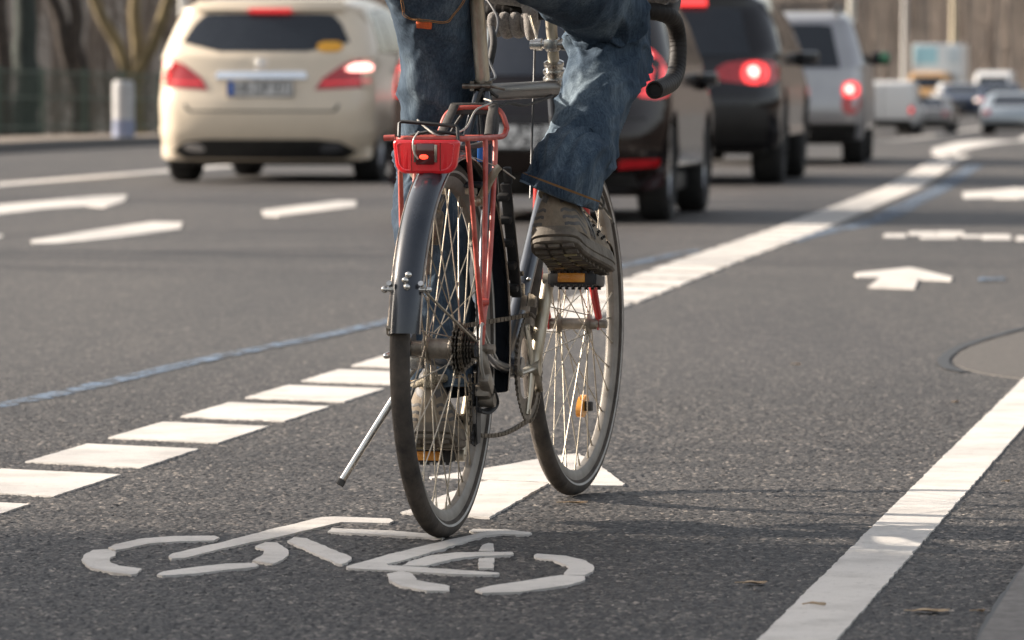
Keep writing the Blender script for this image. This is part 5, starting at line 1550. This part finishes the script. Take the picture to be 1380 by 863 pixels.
# --- silver estate
P_sil = paint_m('silver car paint', (.36, .355, .36), .55, .08, .3)
prof = [(.12, .28), (.02, .40), (.0, .52), (.02, .66), (.05, .80), (.07, .93), (.10, .99), (.20, 1.22), (.27, 1.40), (.36, 1.47), (.8, 1.51), (1.8, 1.53), (2.7, 1.45), (3.4, 1.10), (3.65, 1.0), (4.3, .88), (4.6, .72), (4.65, .5), (4.6, .3)]
silver = Car('estate_car', 'silver estate car with roof rails ahead of the black off-road car', 'car', 1151, 221, .78, R(5.4), prof, 1.80, P_sil, (.85, 3.60), belt=.95, zb=.24, tr=.32, tw=.22, curve=.09)
c = silver
c.decal('rear_window', [(-.66, .955), (.66, .955), (.57, 1.365), (.46, 1.38), (-.46, 1.38), (-.57, 1.365)], M_glass)
for sd in (1, -1):
    tl = c.decal('tail_lamp', [(sd * x, z) for x, z in ((.67, .50), (.86, .50), (.86, .82), (.70, .82))][::sd], M_tail, thick=.05, rnd=1)
    c.spot('lamp_glow', sd * .755, .745, .042, M_hot, tl)
    c.decal('lamp_glow', [(sd * x, z) for x, z in ((.68, .66), (.85, .66), (.85, .82), (.69, .82))][::sd], M_hot2, off=.008, thick=.01, parent=tl, rnd=2)
c.plate(.62, .52, .11, 'B EK 213')
c.decal('bumper_strip', [(-.86, .42), (.86, .42), (.86, .50), (-.86, .50)], P_sil, off=.03)
c.decal('lower_bumper', [(-.8, .25), (.8, .25), (.82, .40), (-.82, .40)], M_trim, off=.012)
c.sides('side_window', [(.45, 1.02), (1.30, 1.01), (1.30, 1.40), (.55, 1.39)], M_glass); c.sides('side_window', [(1.36, 1.01), (2.25, 1.0), (2.25, 1.43), (1.36, 1.41)], M_glass); c.sides('side_window', [(2.32, 1.0), (3.3, 1.0), (2.85, 1.30), (2.32, 1.43)], M_glass)
c.decal('windscreen', [(-.66, 1.05), (.66, 1.05), (.56, 1.42), (-.56, 1.42)], M_glass, 'front')
for sd in (-1, 1):
    mb = MB(); mb.tube(cr([(sd * .62, .50, 1.49), (sd * .62, .60, 1.555), (sd * .62, 2.0, 1.575), (sd * .62, 2.3, 1.53)], 5), .020, 8); mb.build('roof_rail', M_trim, c.t)
for y_, z_ in ((.9, 1.57), (1.8, 1.585)): MB().bbox((0, y_, z_), (1.2, .06, .035), .012).build('roof_bar', M_trim, c.t)
c.mirror(3.2, 1.02, M_trim)
MB().sphere((1.02, 3.13, 1.065), .055, 12, (1, .3, 1)).build('mirror_glint', mat('painted green reflection', (.1, .3, .16), .1, var=.1), c.t)  # green reflection in the door mirror, painted on as a small flat ball
# --- white van ahead of it
P_wh = paint_m('white car paint', (.66, .65, .63))
prof = [(.06, .34), (.01, .45), (.0, .70), (.01, 1.10), (.04, 1.50), (.08, 1.74), (.2, 1.80), (1.5, 1.83), (2.6, 1.78), (3.2, 1.30), (3.5, 1.10), (4.1, .95), (4.3, .75), (4.34, .5), (4.3, .34)]
prof = [(y, z * .85 if z > .5 else z) for y, z in prof]
van = Car('van', 'plain white panel van ahead of the silver estate car', 'van', 1226, 182, .72, R(8.5), prof, 1.80, P_wh, (.75, 3.4), belt=.95, zb=.26, tr=.30, tw=.20, curve=.05, tumble=.08, r=.09)
c = van
for sd in (1, -1):
    tl = c.decal('tail_lamp', [(sd * x, z) for x, z in ((.74, .55), (.87, .55), (.87, .85), (.76, .85))][::sd], M_tail, rnd=1); c.spot('lamp_glow', sd * .81, .72, .05, M_hot2, tl)
c.decal('lower_bumper', [(-.84, .28), (.84, .28), (.84, .44), (-.84, .44)], M_trim, off=.03)
c.decal('door_gap', [(-.008, .50), (.008, .50), (.008, 1.46), (-.008, 1.46)], M_trim, off=.002, thick=.02)
c.sides('side_window', [(2.0, 1.0), (2.95, .98), (2.6, 1.30), (2.0, 1.32)], M_glass); c.decal('windscreen', [(-.7, .95), (.7, .95), (.62, 1.33), (-.62, 1.33)], M_glass, 'front')
c.mirror(2.9, 1.0, M_trim)
# --- far traffic: saloon shapes seen from behind and in front
SAL = [(.08, .26), (.01, .40), (.0, .60), (.05, .80), (.12, .92), (.55, .97), (1.15, 1.36), (1.6, 1.43), (2.2, 1.42), (2.75, 1.28), (3.3, .98), (4.0, .86), (4.35, .70), (4.4, .48), (4.36, .26)]
def far_car(name, label, cat, px, py, wx, head, paint, front=False, prof=SAL, W=1.78, lampx=.72, hot=M_head, wheels=(.85, 3.5), H=1.0, lit=True):
    c = Car(name, label, cat, px, py, wx, head, [(y, z * H) for y, z in prof], W, paint, wheels, belt=.92 * H, zb=.20, tr=.31, tw=.20, curve=.10)
    c.decal('rear_window', [(-.60, .97 * H), (.60, .97 * H), (.50, 1.34 * H), (-.50, 1.34 * H)], M_glass)
    c.decal('windscreen', [(-.64, .98 * H), (.64, .98 * H), (.54, 1.36 * H), (-.54, 1.36 * H)], M_glass, 'front')
    c.sides('side_window', [(1.0, .98 * H), (3.05, .97 * H), (2.5, 1.30 * H), (1.3, 1.32 * H)], M_glass)
    for sd in (1, -1):
        tl = c.decal('tail_lamp', [(sd * x, z * H) for x, z in ((.60, .68), (.86, .68), (.86, .84), (.60, .84))][::sd], M_tail)
        hl = c.decal('headlamp', [(sd * x, z * H) for x, z in ((.56, .62), (.82, .62), (.82, .75), (.56, .75))][::sd], M_cchrome, 'front')
        if front and hot: c.spot('lamp_glow', sd * lampx, .68 * H, .085, hot, hl, 'front')
    c.decal('lower_bumper', [(-.78, .22), (.78, .22), (.80, .36), (-.80, .36)], M_trim, off=.012)
    c.decal('grille', [(-.42, .52), (.42, .52), (.42, .66), (-.42, .66)], M_trim, 'front', off=.01)
    c.mirror(3.0, .98 * H, paint)
    return c
P_grey = paint_m('grey car paint', (.20, .19, .18), .4)
P_blue = paint_m('dark blue car paint', (.016, .026, .052), .3)
P_pale = paint_m('pale blue silver paint', (.34, .38, .41), .5)
far_car('saloon_car', 'small grey saloon beside the plain white panel van, seen from behind', 'car', 1279, 180, .74, R(8.5), P_grey, W=1.66, lit=False, H=.78)
far_car('saloon_car', 'pale silver saloon with red tail lamps beside the bending white lane line', 'car', 1330, 182, -.74, R(9.0), P_pale, H=.86)
OPP = R(8.5) + math.pi
far_car('saloon_car', 'white saloon coming the other way with a lit headlamp, behind the small grey saloon', 'car', 1262, 152, .74, OPP - R(8), P_wh, True, wheels=(.85, 3.5))
far_car('saloon_car', 'dark blue saloon coming the other way with its headlamp lit, beside the white saloon', 'car', 1322, 156, -.72, OPP, P_blue, True)
VAN = [(.02, .30), (.0, .6), (.02, 1.5), (.10, 1.95), (.4, 2.02), (3.0, 2.02), (3.8, 1.85), (4.35, 1.15), (4.75, .95), (4.9, .7), (4.9, .4), (4.86, .3)]
def van_far(name, label, px, py, wx, head, paint, prof=VAN, W=1.95, lamp=True):
    c = Car(name, label, 'van', px, py, wx, head, prof, W, paint, (.9, 4.0), belt=1.15, zb=.24, tr=.33, tw=.2, curve=.04, tumble=.10, r=.12)
    c.decal('windscreen', [(-.78, 1.18), (.78, 1.18), (.70, 1.75), (-.70, 1.75)], M_glass, 'front')
    for sd in (1, -1):
        hl = c.decal('headlamp', [(sd * x, z) for x, z in ((.62, .78), (.9, .78), (.9, .95), (.62, .95))][::sd], M_cchrome, 'front')
        if lamp: c.spot('lamp_glow', sd * .76, .86, .085, M_head, hl, 'front')
    c.decal('grille', [(-.45, .55), (.45, .55), (.45, .80), (-.45, .80)], M_trim, 'front', off=.01)
    c.sides('side_window', [(3.0, 1.2), (4.2, 1.15), (3.75, 1.7), (3.0, 1.75)], M_glass)
    c.mirror(3.9, 1.2, M_trim); return c
van_far('van', 'tall white van coming the other way with its headlamps lit', 1364, 150, -.8, OPP, P_wh)
van_far('van', 'orange van with a dark windscreen below the pale blue lorry', 1234, 150, .8, OPP, paint_m('orange van paint', (.44, .25, .09)), lamp=False)
far_car('saloon_car', 'blue saloon mostly hidden behind the pale silver saloon', 'car', 1372, 160, .74, R(9), P_blue)
# pale blue and white box lorry
lg = V((0, 300, 0)); lg.x = (1265 - CX) / F * 300
lorry = thing('lorry', 'white box lorry with pale blue panels rising behind the far cars', 'lorry', (lg.x, lg.y, zg(lg.y)), R(172))
M_lwhite = paint_m('lorry white', (.80, .80, .78)); M_lblue = mat('pale blue panel', (.46, .72, .76), .45, col2=(.36, .62, .70), vscale=.7)
M_lorange = paint_m('lorry cab grey', (.40, .40, .38))
ps = 7250 / lg.y
def lw(px): return (px - 1265) / ps
mb = MB(); mb.bbox((0, -1.5, 1.05 + 1.35), (66 / ps, 6.5, 2.35), .08); mb.build('box_body', M_lwhite, lorry)
mb = MB(); mb.bbox((66 / ps * .24, 1.80, 2.95), (66 / ps * .48, .08, .95), .03); mb.build('box_panel', M_lblue, lorry)
mb = MB(); mb.bbox((-66 / ps * .32, 1.80, 2.95), (66 / ps * .24, .08, .9), .03); mb.build('box_panel', mat('pale white panel', (.62, .68, .70), .45, var=.08, vscale=1), lorry)
mb = MB(); mb.bbox((0, 2.5, 1.25), (2.2, 1.4, 1.5), .15); cab = mb.build('cab', M_lorange, lorry)
mb = MB(); mb.bbox((0, 3.21, 1.55), (1.9, .04, .6), .02); mb.build('windscreen', M_glass, cab)
mb = MB(); mb.bbox((0, 0, .75), (2.0, 6.0, .25), .04); mb.build('chassis', M_trim, lorry)
for yy in (2.4, -3.0):
    for sd in (-1, 1): MB().lathe([(.2, -.12), (.46, -.13), (.48, 0), (.46, .13), (.2, .12)], (sd * 1.05, yy, .48), X, 24).build('wheel', M_ctyre, lorry)

# ------------------------------------------------------------------ roadside: fence, bollard, trees, lamp posts, woods
M_bark = mat('dark bark', (.028, .022, .018), .95, col2=(.075, .058, .046), vscale=12, bump=.8, bscale=40)
M_barkg = mat('golden mossy bark', (.11, .085, .045), .95, col2=(.25, .19, .095), vscale=5, bump=.8, bscale=40, stretch=(1, 1, .4))
M_twig = mat('brown twigs', (.13, .105, .086), .95, col2=(.27, .215, .17), vscale=1.5)
M_fence = mat('green fence wire', (.045, .070, .050), .7, col2=(.075, .105, .08), vscale=3)
M_conc = mat('pale concrete', (.36, .355, .35), .85, col2=(.50, .49, .48), vscale=9, bump=.4, bscale=60)
M_postb = mat('blue grey band', (.20, .23, .33), .7, col2=(.27, .29, .38), vscale=12)
M_pole = mat('pale lamp post', (.42, .40, .34), .55, col2=(.52, .50, .45), vscale=6)
def tree(name, label, loc, h, r0, m, seed, lean=(0, 0), limbs=7, stems=1, spread=.35, fork=.95, group=None, twigs=260, tr_=1.0):
    rnd = random.Random(seed); t = thing(name, label, 'tree', loc, 0, group)
    mb = MB(); ends = []
    for s_ in range(stems):
        a = 2 * math.pi * s_ / max(1, stems) + rnd.uniform(-.4, .4)
        dx, dy = ((-1 + 2 * s_ / (stems - 1) + rnd.uniform(-.1, .1)) * spread, math.sin(a) * spread * .5) if stems > 1 else (0, 0)
        pts = [V((0 if stems == 1 else dx * .12, dy * .1, -.1))]; n = 14
        for i in range(1, n + 1):
            f = i / n; z = h * .62 * f
            e = max(0, z - fork) if stems > 1 else z; pts.append(V((lean[0] * e + dx * e + rnd.uniform(-.05, .05), lean[1] * e + dy * e + rnd.uniform(-.05, .05), z)))
        P = [V(p) for p in cr(pts, 4)]
        rr = r0 / math.sqrt(stems) * (1.1 if stems > 1 else 1)
        mb.tube(P, [rr * (1.25 - .25 * min(1, i / 4)) * (1 - .62 * i / len(P)) for i in range(len(P))], 12)
        ends.append(P)
    mb.build('trunk', m, t)
    mb = MB()
    def branch(p, d, L, r, depth):
        pts = [p]; q = p.copy()
        for i in range(5):
            d = (d + V((rnd.uniform(-.2, .2), rnd.uniform(-.2, .2), rnd.uniform(-.05, .2)))).normalized(); q = q + d * L / 5; pts.append(q.copy())
        mb.tube(pts, [r * (1 - .75 * i / 5) for i in range(6)], 5 if depth < 2 else 3, caps=False)
        if depth < 3:
            for k in range(4 if depth < 2 else 5):
                i = rnd.randint(1, 5); nd = (d + V((rnd.uniform(-1, 1), rnd.uniform(-1, 1), rnd.uniform(-.3, .7)))).normalized()
                branch(pts[i], nd, L * rnd.uniform(.4, .65), r * .5, depth + 1)
    for P in ends:
        for k in range(limbs):
            i = int(len(P) * rnd.uniform(.48, .98)) ; a = rnd.uniform(0, 2 * math.pi)
            branch(P[min(i, len(P) - 1)], V((math.cos(a), math.sin(a), rnd.uniform(.3, 1.1))).normalized(), h * rnd.uniform(.22, .36), r0 * .30 / math.sqrt(stems), 0)
    mb.build('crown', M_twig, t); return t
def gp(px, d):            # ground point at depth d under picture column px
    x = (px - CX) / F * d; return V((x, d, zg(d)))
def off_line(d, o): return kl(d) - o
# fence along the back of the left pavement
FO = 2.3
fence = thing('fence', 'low green wire fence between the road and the bare woods', 'fence', (0, 0, 0))
mb = MB(); d = 30.0; rnd = random.Random(5)
while d < 130:
    x = off_line(d, FO); z = zg(d)
    mb.box((x, d, z + .46 + .115), (.012, .014, .86)); d += .20
for zz in (.2, .6, .95):
    pts = [V((off_line(dd, FO), dd, zg(dd) + zz + .03)) for dd in range(30, 131, 4)]; mb.tube(pts, .014, 6)
mb.build('fence_panel', M_fence, fence)
for i in range(40):
    dd = 31 + i * 2.5; MB().bbox((off_line(dd, FO) - .03, dd, zg(dd) + .54), (.05, .05, 1.02), .008).build('fence_post', M_fence, fence)
# concrete bollard at the kerb
bp_ = V((0, 69.6, 0)); bp_.x = (167 - CX) / F * 69.6; b_t = thing('bollard', 'round pale concrete bollard with a blue grey base standing at the kerb', 'bollard', (bp_.x, bp_.y, zg(bp_.y)))
ps = F / bp_.y; rb = 14.5 / ps; hb = 88 / ps
MB().lathe([(.001, hb), (rb * .8, hb), (rb * .97, hb - .03), (rb, hb - .08), (rb, .40 * hb), (rb, .398 * hb), (rb, .1), (rb, -.1), (.001, -.1)], (0, 0, 0), Z, 32, closed=False).build('shaft', M_conc, b_t)
MB().lathe([(rb + .004, .05), (rb + .004, .40 * hb), (rb - .01, .40 * hb), (rb - .01, .05)], (0, 0, 0), Z, 32).build('base_band', M_postb, b_t)
# trees behind the fence
def tp(px, d): p = gp(px, d); p.z -= .05; return p
tree('bare_tree', 'dark bare tree with two leaning trunks rising above the green fence', tp(110, 85), 9, .19, M_bark, 3, lean=(-.24, 0), stems=2, spread=.13, limbs=5)
tree('bare_tree', 'golden mossy bare tree with three spreading trunks behind the bollard', tp(182, 88), 9, .19, M_barkg, 11, stems=3, spread=.44, limbs=5)
tree('bare_tree', 'slim dark bare tree standing alone farthest along the fence from the bollard', tp(2, 80), 9, .16, M_bark, 21, limbs=5)
tree('bare_tree', 'grey green bare tree beside the dark tree with two trunks', tp(37, 82), 10, .22, mat('greenish bark', (.035, .042, .036), .95, var=.3, vscale=8), 22, limbs=5)
# an orange brown crate-like bin glimpsed behind the golden tree
q = tp(214, 80)
# lamp posts
def lamp_post(label, px, d, r, m=M_pole, h=9.0):
    p = gp(px, d); t = thing('street_lamp', label, 'street lamp', p, 0, 'lamp posts along the road')
    MB().tube([(0, 0, -.1), (0, 0, 1.2), (0, 0, h)], [r * 1.15, r, r * .6], 16).build('post', m, t)
    MB().tube(cr([(0, 0, h), (.3, 0, h + .5), (1.2, 0, h + .7)], 6), r * .45, 8).build('arm', m, t)
    MB().bbox((1.5, 0, h + .68), (.9, .3, .14), .05).build('lamp_head', m, t)
lamp_post('pale lamp post rising behind the cream hatchback', 248, 78, .068, mat('white lamp post', (.55, .54, .50), .5, var=.06, vscale=5))
lamp_post('pale lamp post rising behind the silver estate car', 1147, 150, .120)
lamp_post('pale grey lamp post between the white panel van and the box lorry', 1219, 320, .22, mat('grey lamp post', (.34, .33, .31), .6, var=.08, vscale=5))
lamp_post('yellowish lamp post rising behind the box lorry', 1284, 325, .23, mat('yellowish lamp post', (.42, .36, .25), .6, var=.08, vscale=5))
# bare woods: many thin trunks and twigs, one mass
def woods(name, label, spots, m, seed, h=(7, 12), tw=7):
    rnd = random.Random(seed); mb = MB()
    for (x, y) in spots:
        hh = rnd.uniform(*h); r = rnd.uniform(.05, .16); z = zg(y)
        pts = [V((x, y, z - .2))]; lx = rnd.uniform(-.08, .08)
        for i in range(1, 6): pts.append(V((x + lx * hh * i / 5 + rnd.uniform(-.12, .12), y + rnd.uniform(-.1, .1), z + hh * i / 5)))
        mb.tube(pts, [r * (1 - .15 * i) for i in range(6)], 6, caps=False)
        for k in range(tw):
            p = pts[0].lerp(pts[5], rnd.uniform(.02, .95)) if rnd.random() < .5 else V((x + rnd.uniform(-1, 1), y, z))
            d = V((rnd.uniform(-1, 1), rnd.uniform(-.6, .6), rnd.uniform(.2, 1.4))).normalized(); L = rnd.uniform(.8, 2.6)
            mb.tube([p, p + d * L * .5, p + d * L + V((rnd.uniform(-.3, .3), 0, rnd.uniform(-.1, .3)))], [r * .28, r * .18, .006], 3, caps=False)
    o = mb.build(name, m, smooth=60); o['label'] = label; o['category'] = 'woods'; o['kind'] = 'stuff'; return o
rnd = random.Random(9)
sp = []
for i in range(170):
    d = rnd.uniform(92, 150); sp.append((off_line(d, rnd.uniform(4.0, 24)) , d))
woods('woods', 'dark brown bare woods behind the green fence', sp, M_twig, 4, tw=9)
sp = [(rnd.uniform(-20, 90), rnd.uniform(350, 420)) for i in range(560)]
woods('woods', 'hazy grey brown bare woods across the end of the road', sp, mat('distant twigs', (.12, .10, .085), 1.0, col2=(.20, .165, .14), vscale=.2), 6, h=(10, 18), tw=8)
# the land rises behind the woods
def bank(name, fx, fy, h, m, n=80):
    mb = MB(); vs = []; fs = []; nj = 7
    for i in range(n + 1):
        f = i / n
        for j in range(nj + 1):
            g = j / nj; x, y = fx(f, g), fy(f, g)
            vs.append((x, y, zg(min(y, 400)) - .3 + h * sst(g) * (1 + .15 * noise.noise(V((x * .05, y * .05, 3))))))
    for i in range(n):
        for j in range(nj): fs.append((i * (nj + 1) + j, i * (nj + 1) + j + 1, (i + 1) * (nj + 1) + j + 1, (i + 1) * (nj + 1) + j))
    return tag(mb.add(vs, fs).build(name, m), kind='structure')
bank('hill', lambda f, g: kl(20 + 280 * f) - 6 - 30 * g, lambda f, g: 20 + 280 * f + 8 * g, 13, M_soil)
bank('hill', lambda f, g: -80 + 330 * f, lambda f, g: 425 + 60 * g, 32, M_hill)
# unseen banks behind the camera and at the right, added to darken car reflections
bank('hill', lambda f, g: -120 + 240 * f, lambda f, g: -45 - 25 * g, 9, M_reflbank)
bank('hill', lambda f, g: 14 + 9 * g + f * 22, lambda f, g: -30 + 300 * f - 12 * g, 5, M_reflbank)
# trees and a house on the left verge whose shade falls across the road
def roadside(label, x, y, h, r0, seed, **k): return tree('bare_tree', label, (x, y, 0), h, r0, M_bark, seed, **k)
roadside('slim bare roadside tree whose branch shadows cross the cycle lane', -17.2, 16.0, 10, .075, 31, limbs=4)
roadside('bare roadside tree beside the house wall', -17.0, 15.3, 9, .10, 32, lean=(.02, -.02), limbs=4)
for i, (y, r_) in enumerate(((30.5, .16), (42, .2), (52, .25))):
    roadside(('bare roadside tree just beyond the pair of slim trees by the house', 'bare roadside tree midway between the house and the bollard', 'bare roadside tree standing closest to the bollard')[i], -17.0 + .02 * y, y, 11, r_, 40 + i, limbs=6)
M_house = mat('pale house wall', (.30, .27, .23), .9, col2=(.36, .33, .28), vscale=2, bump=.3)
house = thing('house', 'plain pale house with a dark roof on the verge to the left', 'house', (-22, 7.55, 0))
MB().bbox((0, 0, 3.4), (9, 14.6, 7.0), .03).build('wall', M_house, house)
MB().prism([(-5.0, 0), (5.0, 0), (0, 3.2)], (0, 7.6, 6.9), V((1, 0, 0)), V((0, 0, 1)), 15.2).build('roof', mat('dark roof tiles', (.09, .05, .04), .8, var=.3, vscale=8), house)
for yy in (-5, -2, 1, 4):
    for zz in (1.6, 4.6):
        w_ = MB().bbox((4.5, yy, zz), (.10, 1.2, 1.5), .02).build('window', M_plate, house); MB().bbox((4.56, yy, zz), (.02, 1.0, 1.3), .005).build('pane', M_glass, w_)
# ------------------------------------------------------------------ leaves and twigs on the road
M_leaf = mat('dry leaf', (.34, .24, .15), .9, col2=(.52, .40, .27), vscale=60)
def leaf(label, px, py, L, wd, rz, twig=False):
    p = at(px, py); t = MB()
    if twig: t.tube(cr([(-L / 2, 0, .002), (-.1 * L, .002, .004), (L * .2, -.001, .003), (L / 2, .003, .002)], 4), [.0012] * 4 + [.0022] * 5 + [.0026] * 3 + [.0014], 7)
    else:
        n = 9; vs = []
        for i in range(n):
            f = i / (n - 1); hw = wd / 2 * math.sin(math.pi * f) ** .7
            for q in (-1, 0, 1): vs.append((-L / 2 + L * f, q * hw, .001 + .0035 * abs(q) * math.sin(math.pi * f) + .0012 * math.sin(f * 7)))
        fs = [(i * 3 + k, i * 3 + k + 1, i * 3 + k + 4, i * 3 + k + 3) for i in range(n - 1) for k in range(2)]
        t.add(vs, fs); t.tube([(-L / 2 - .012, 0, .003), (L / 2, 0, .004)], .0009, 5)
    o = t.build('twig' if twig else 'fallen_leaf', M_leaf); o.location = (p.x, p.y, zg(p.y) + (.0072 if twig or 'line' in label and 'between' not in label and 'beyond' not in label else .0046)); o.rotation_euler = (0, 0, rz)
    return tag(o, label, 'twig' if twig else 'leaf')
leaf('flat tan leaf on the shaded asphalt of the cycle lane', 1017, 791, .042, .03, .1)
leaf('small twig lying across the solid white line', 1097, 822, .038, .01, .05, True)
leaf('broad tan leaf on the asphalt between the solid white line and the kerb stones', 1254, 829, .060, .035, .05)
leaf('pale twig by the kerb stones ', 1356, 827, .040, .01, 1.2, True)
leaf('tiny pale leaf between the broad leaf and the kerb', 1322, 829, .014, .010, .3)
leaf('tiny orange leaf on the sunlit asphalt beyond the solid white line', 1358, 653, .014, .010, .8)
leaf('curled brown leaf on the asphalt beside the tar seam', 1288, 545, .030, .014, 1.0)
leaf('pale speck of leaf in the middle of the cycle lane', 1075, 494, .020, .014, .4)
leaf('thin tan leaf just in front of the front wheel shadow', 775, 682, .050, .012, .1)
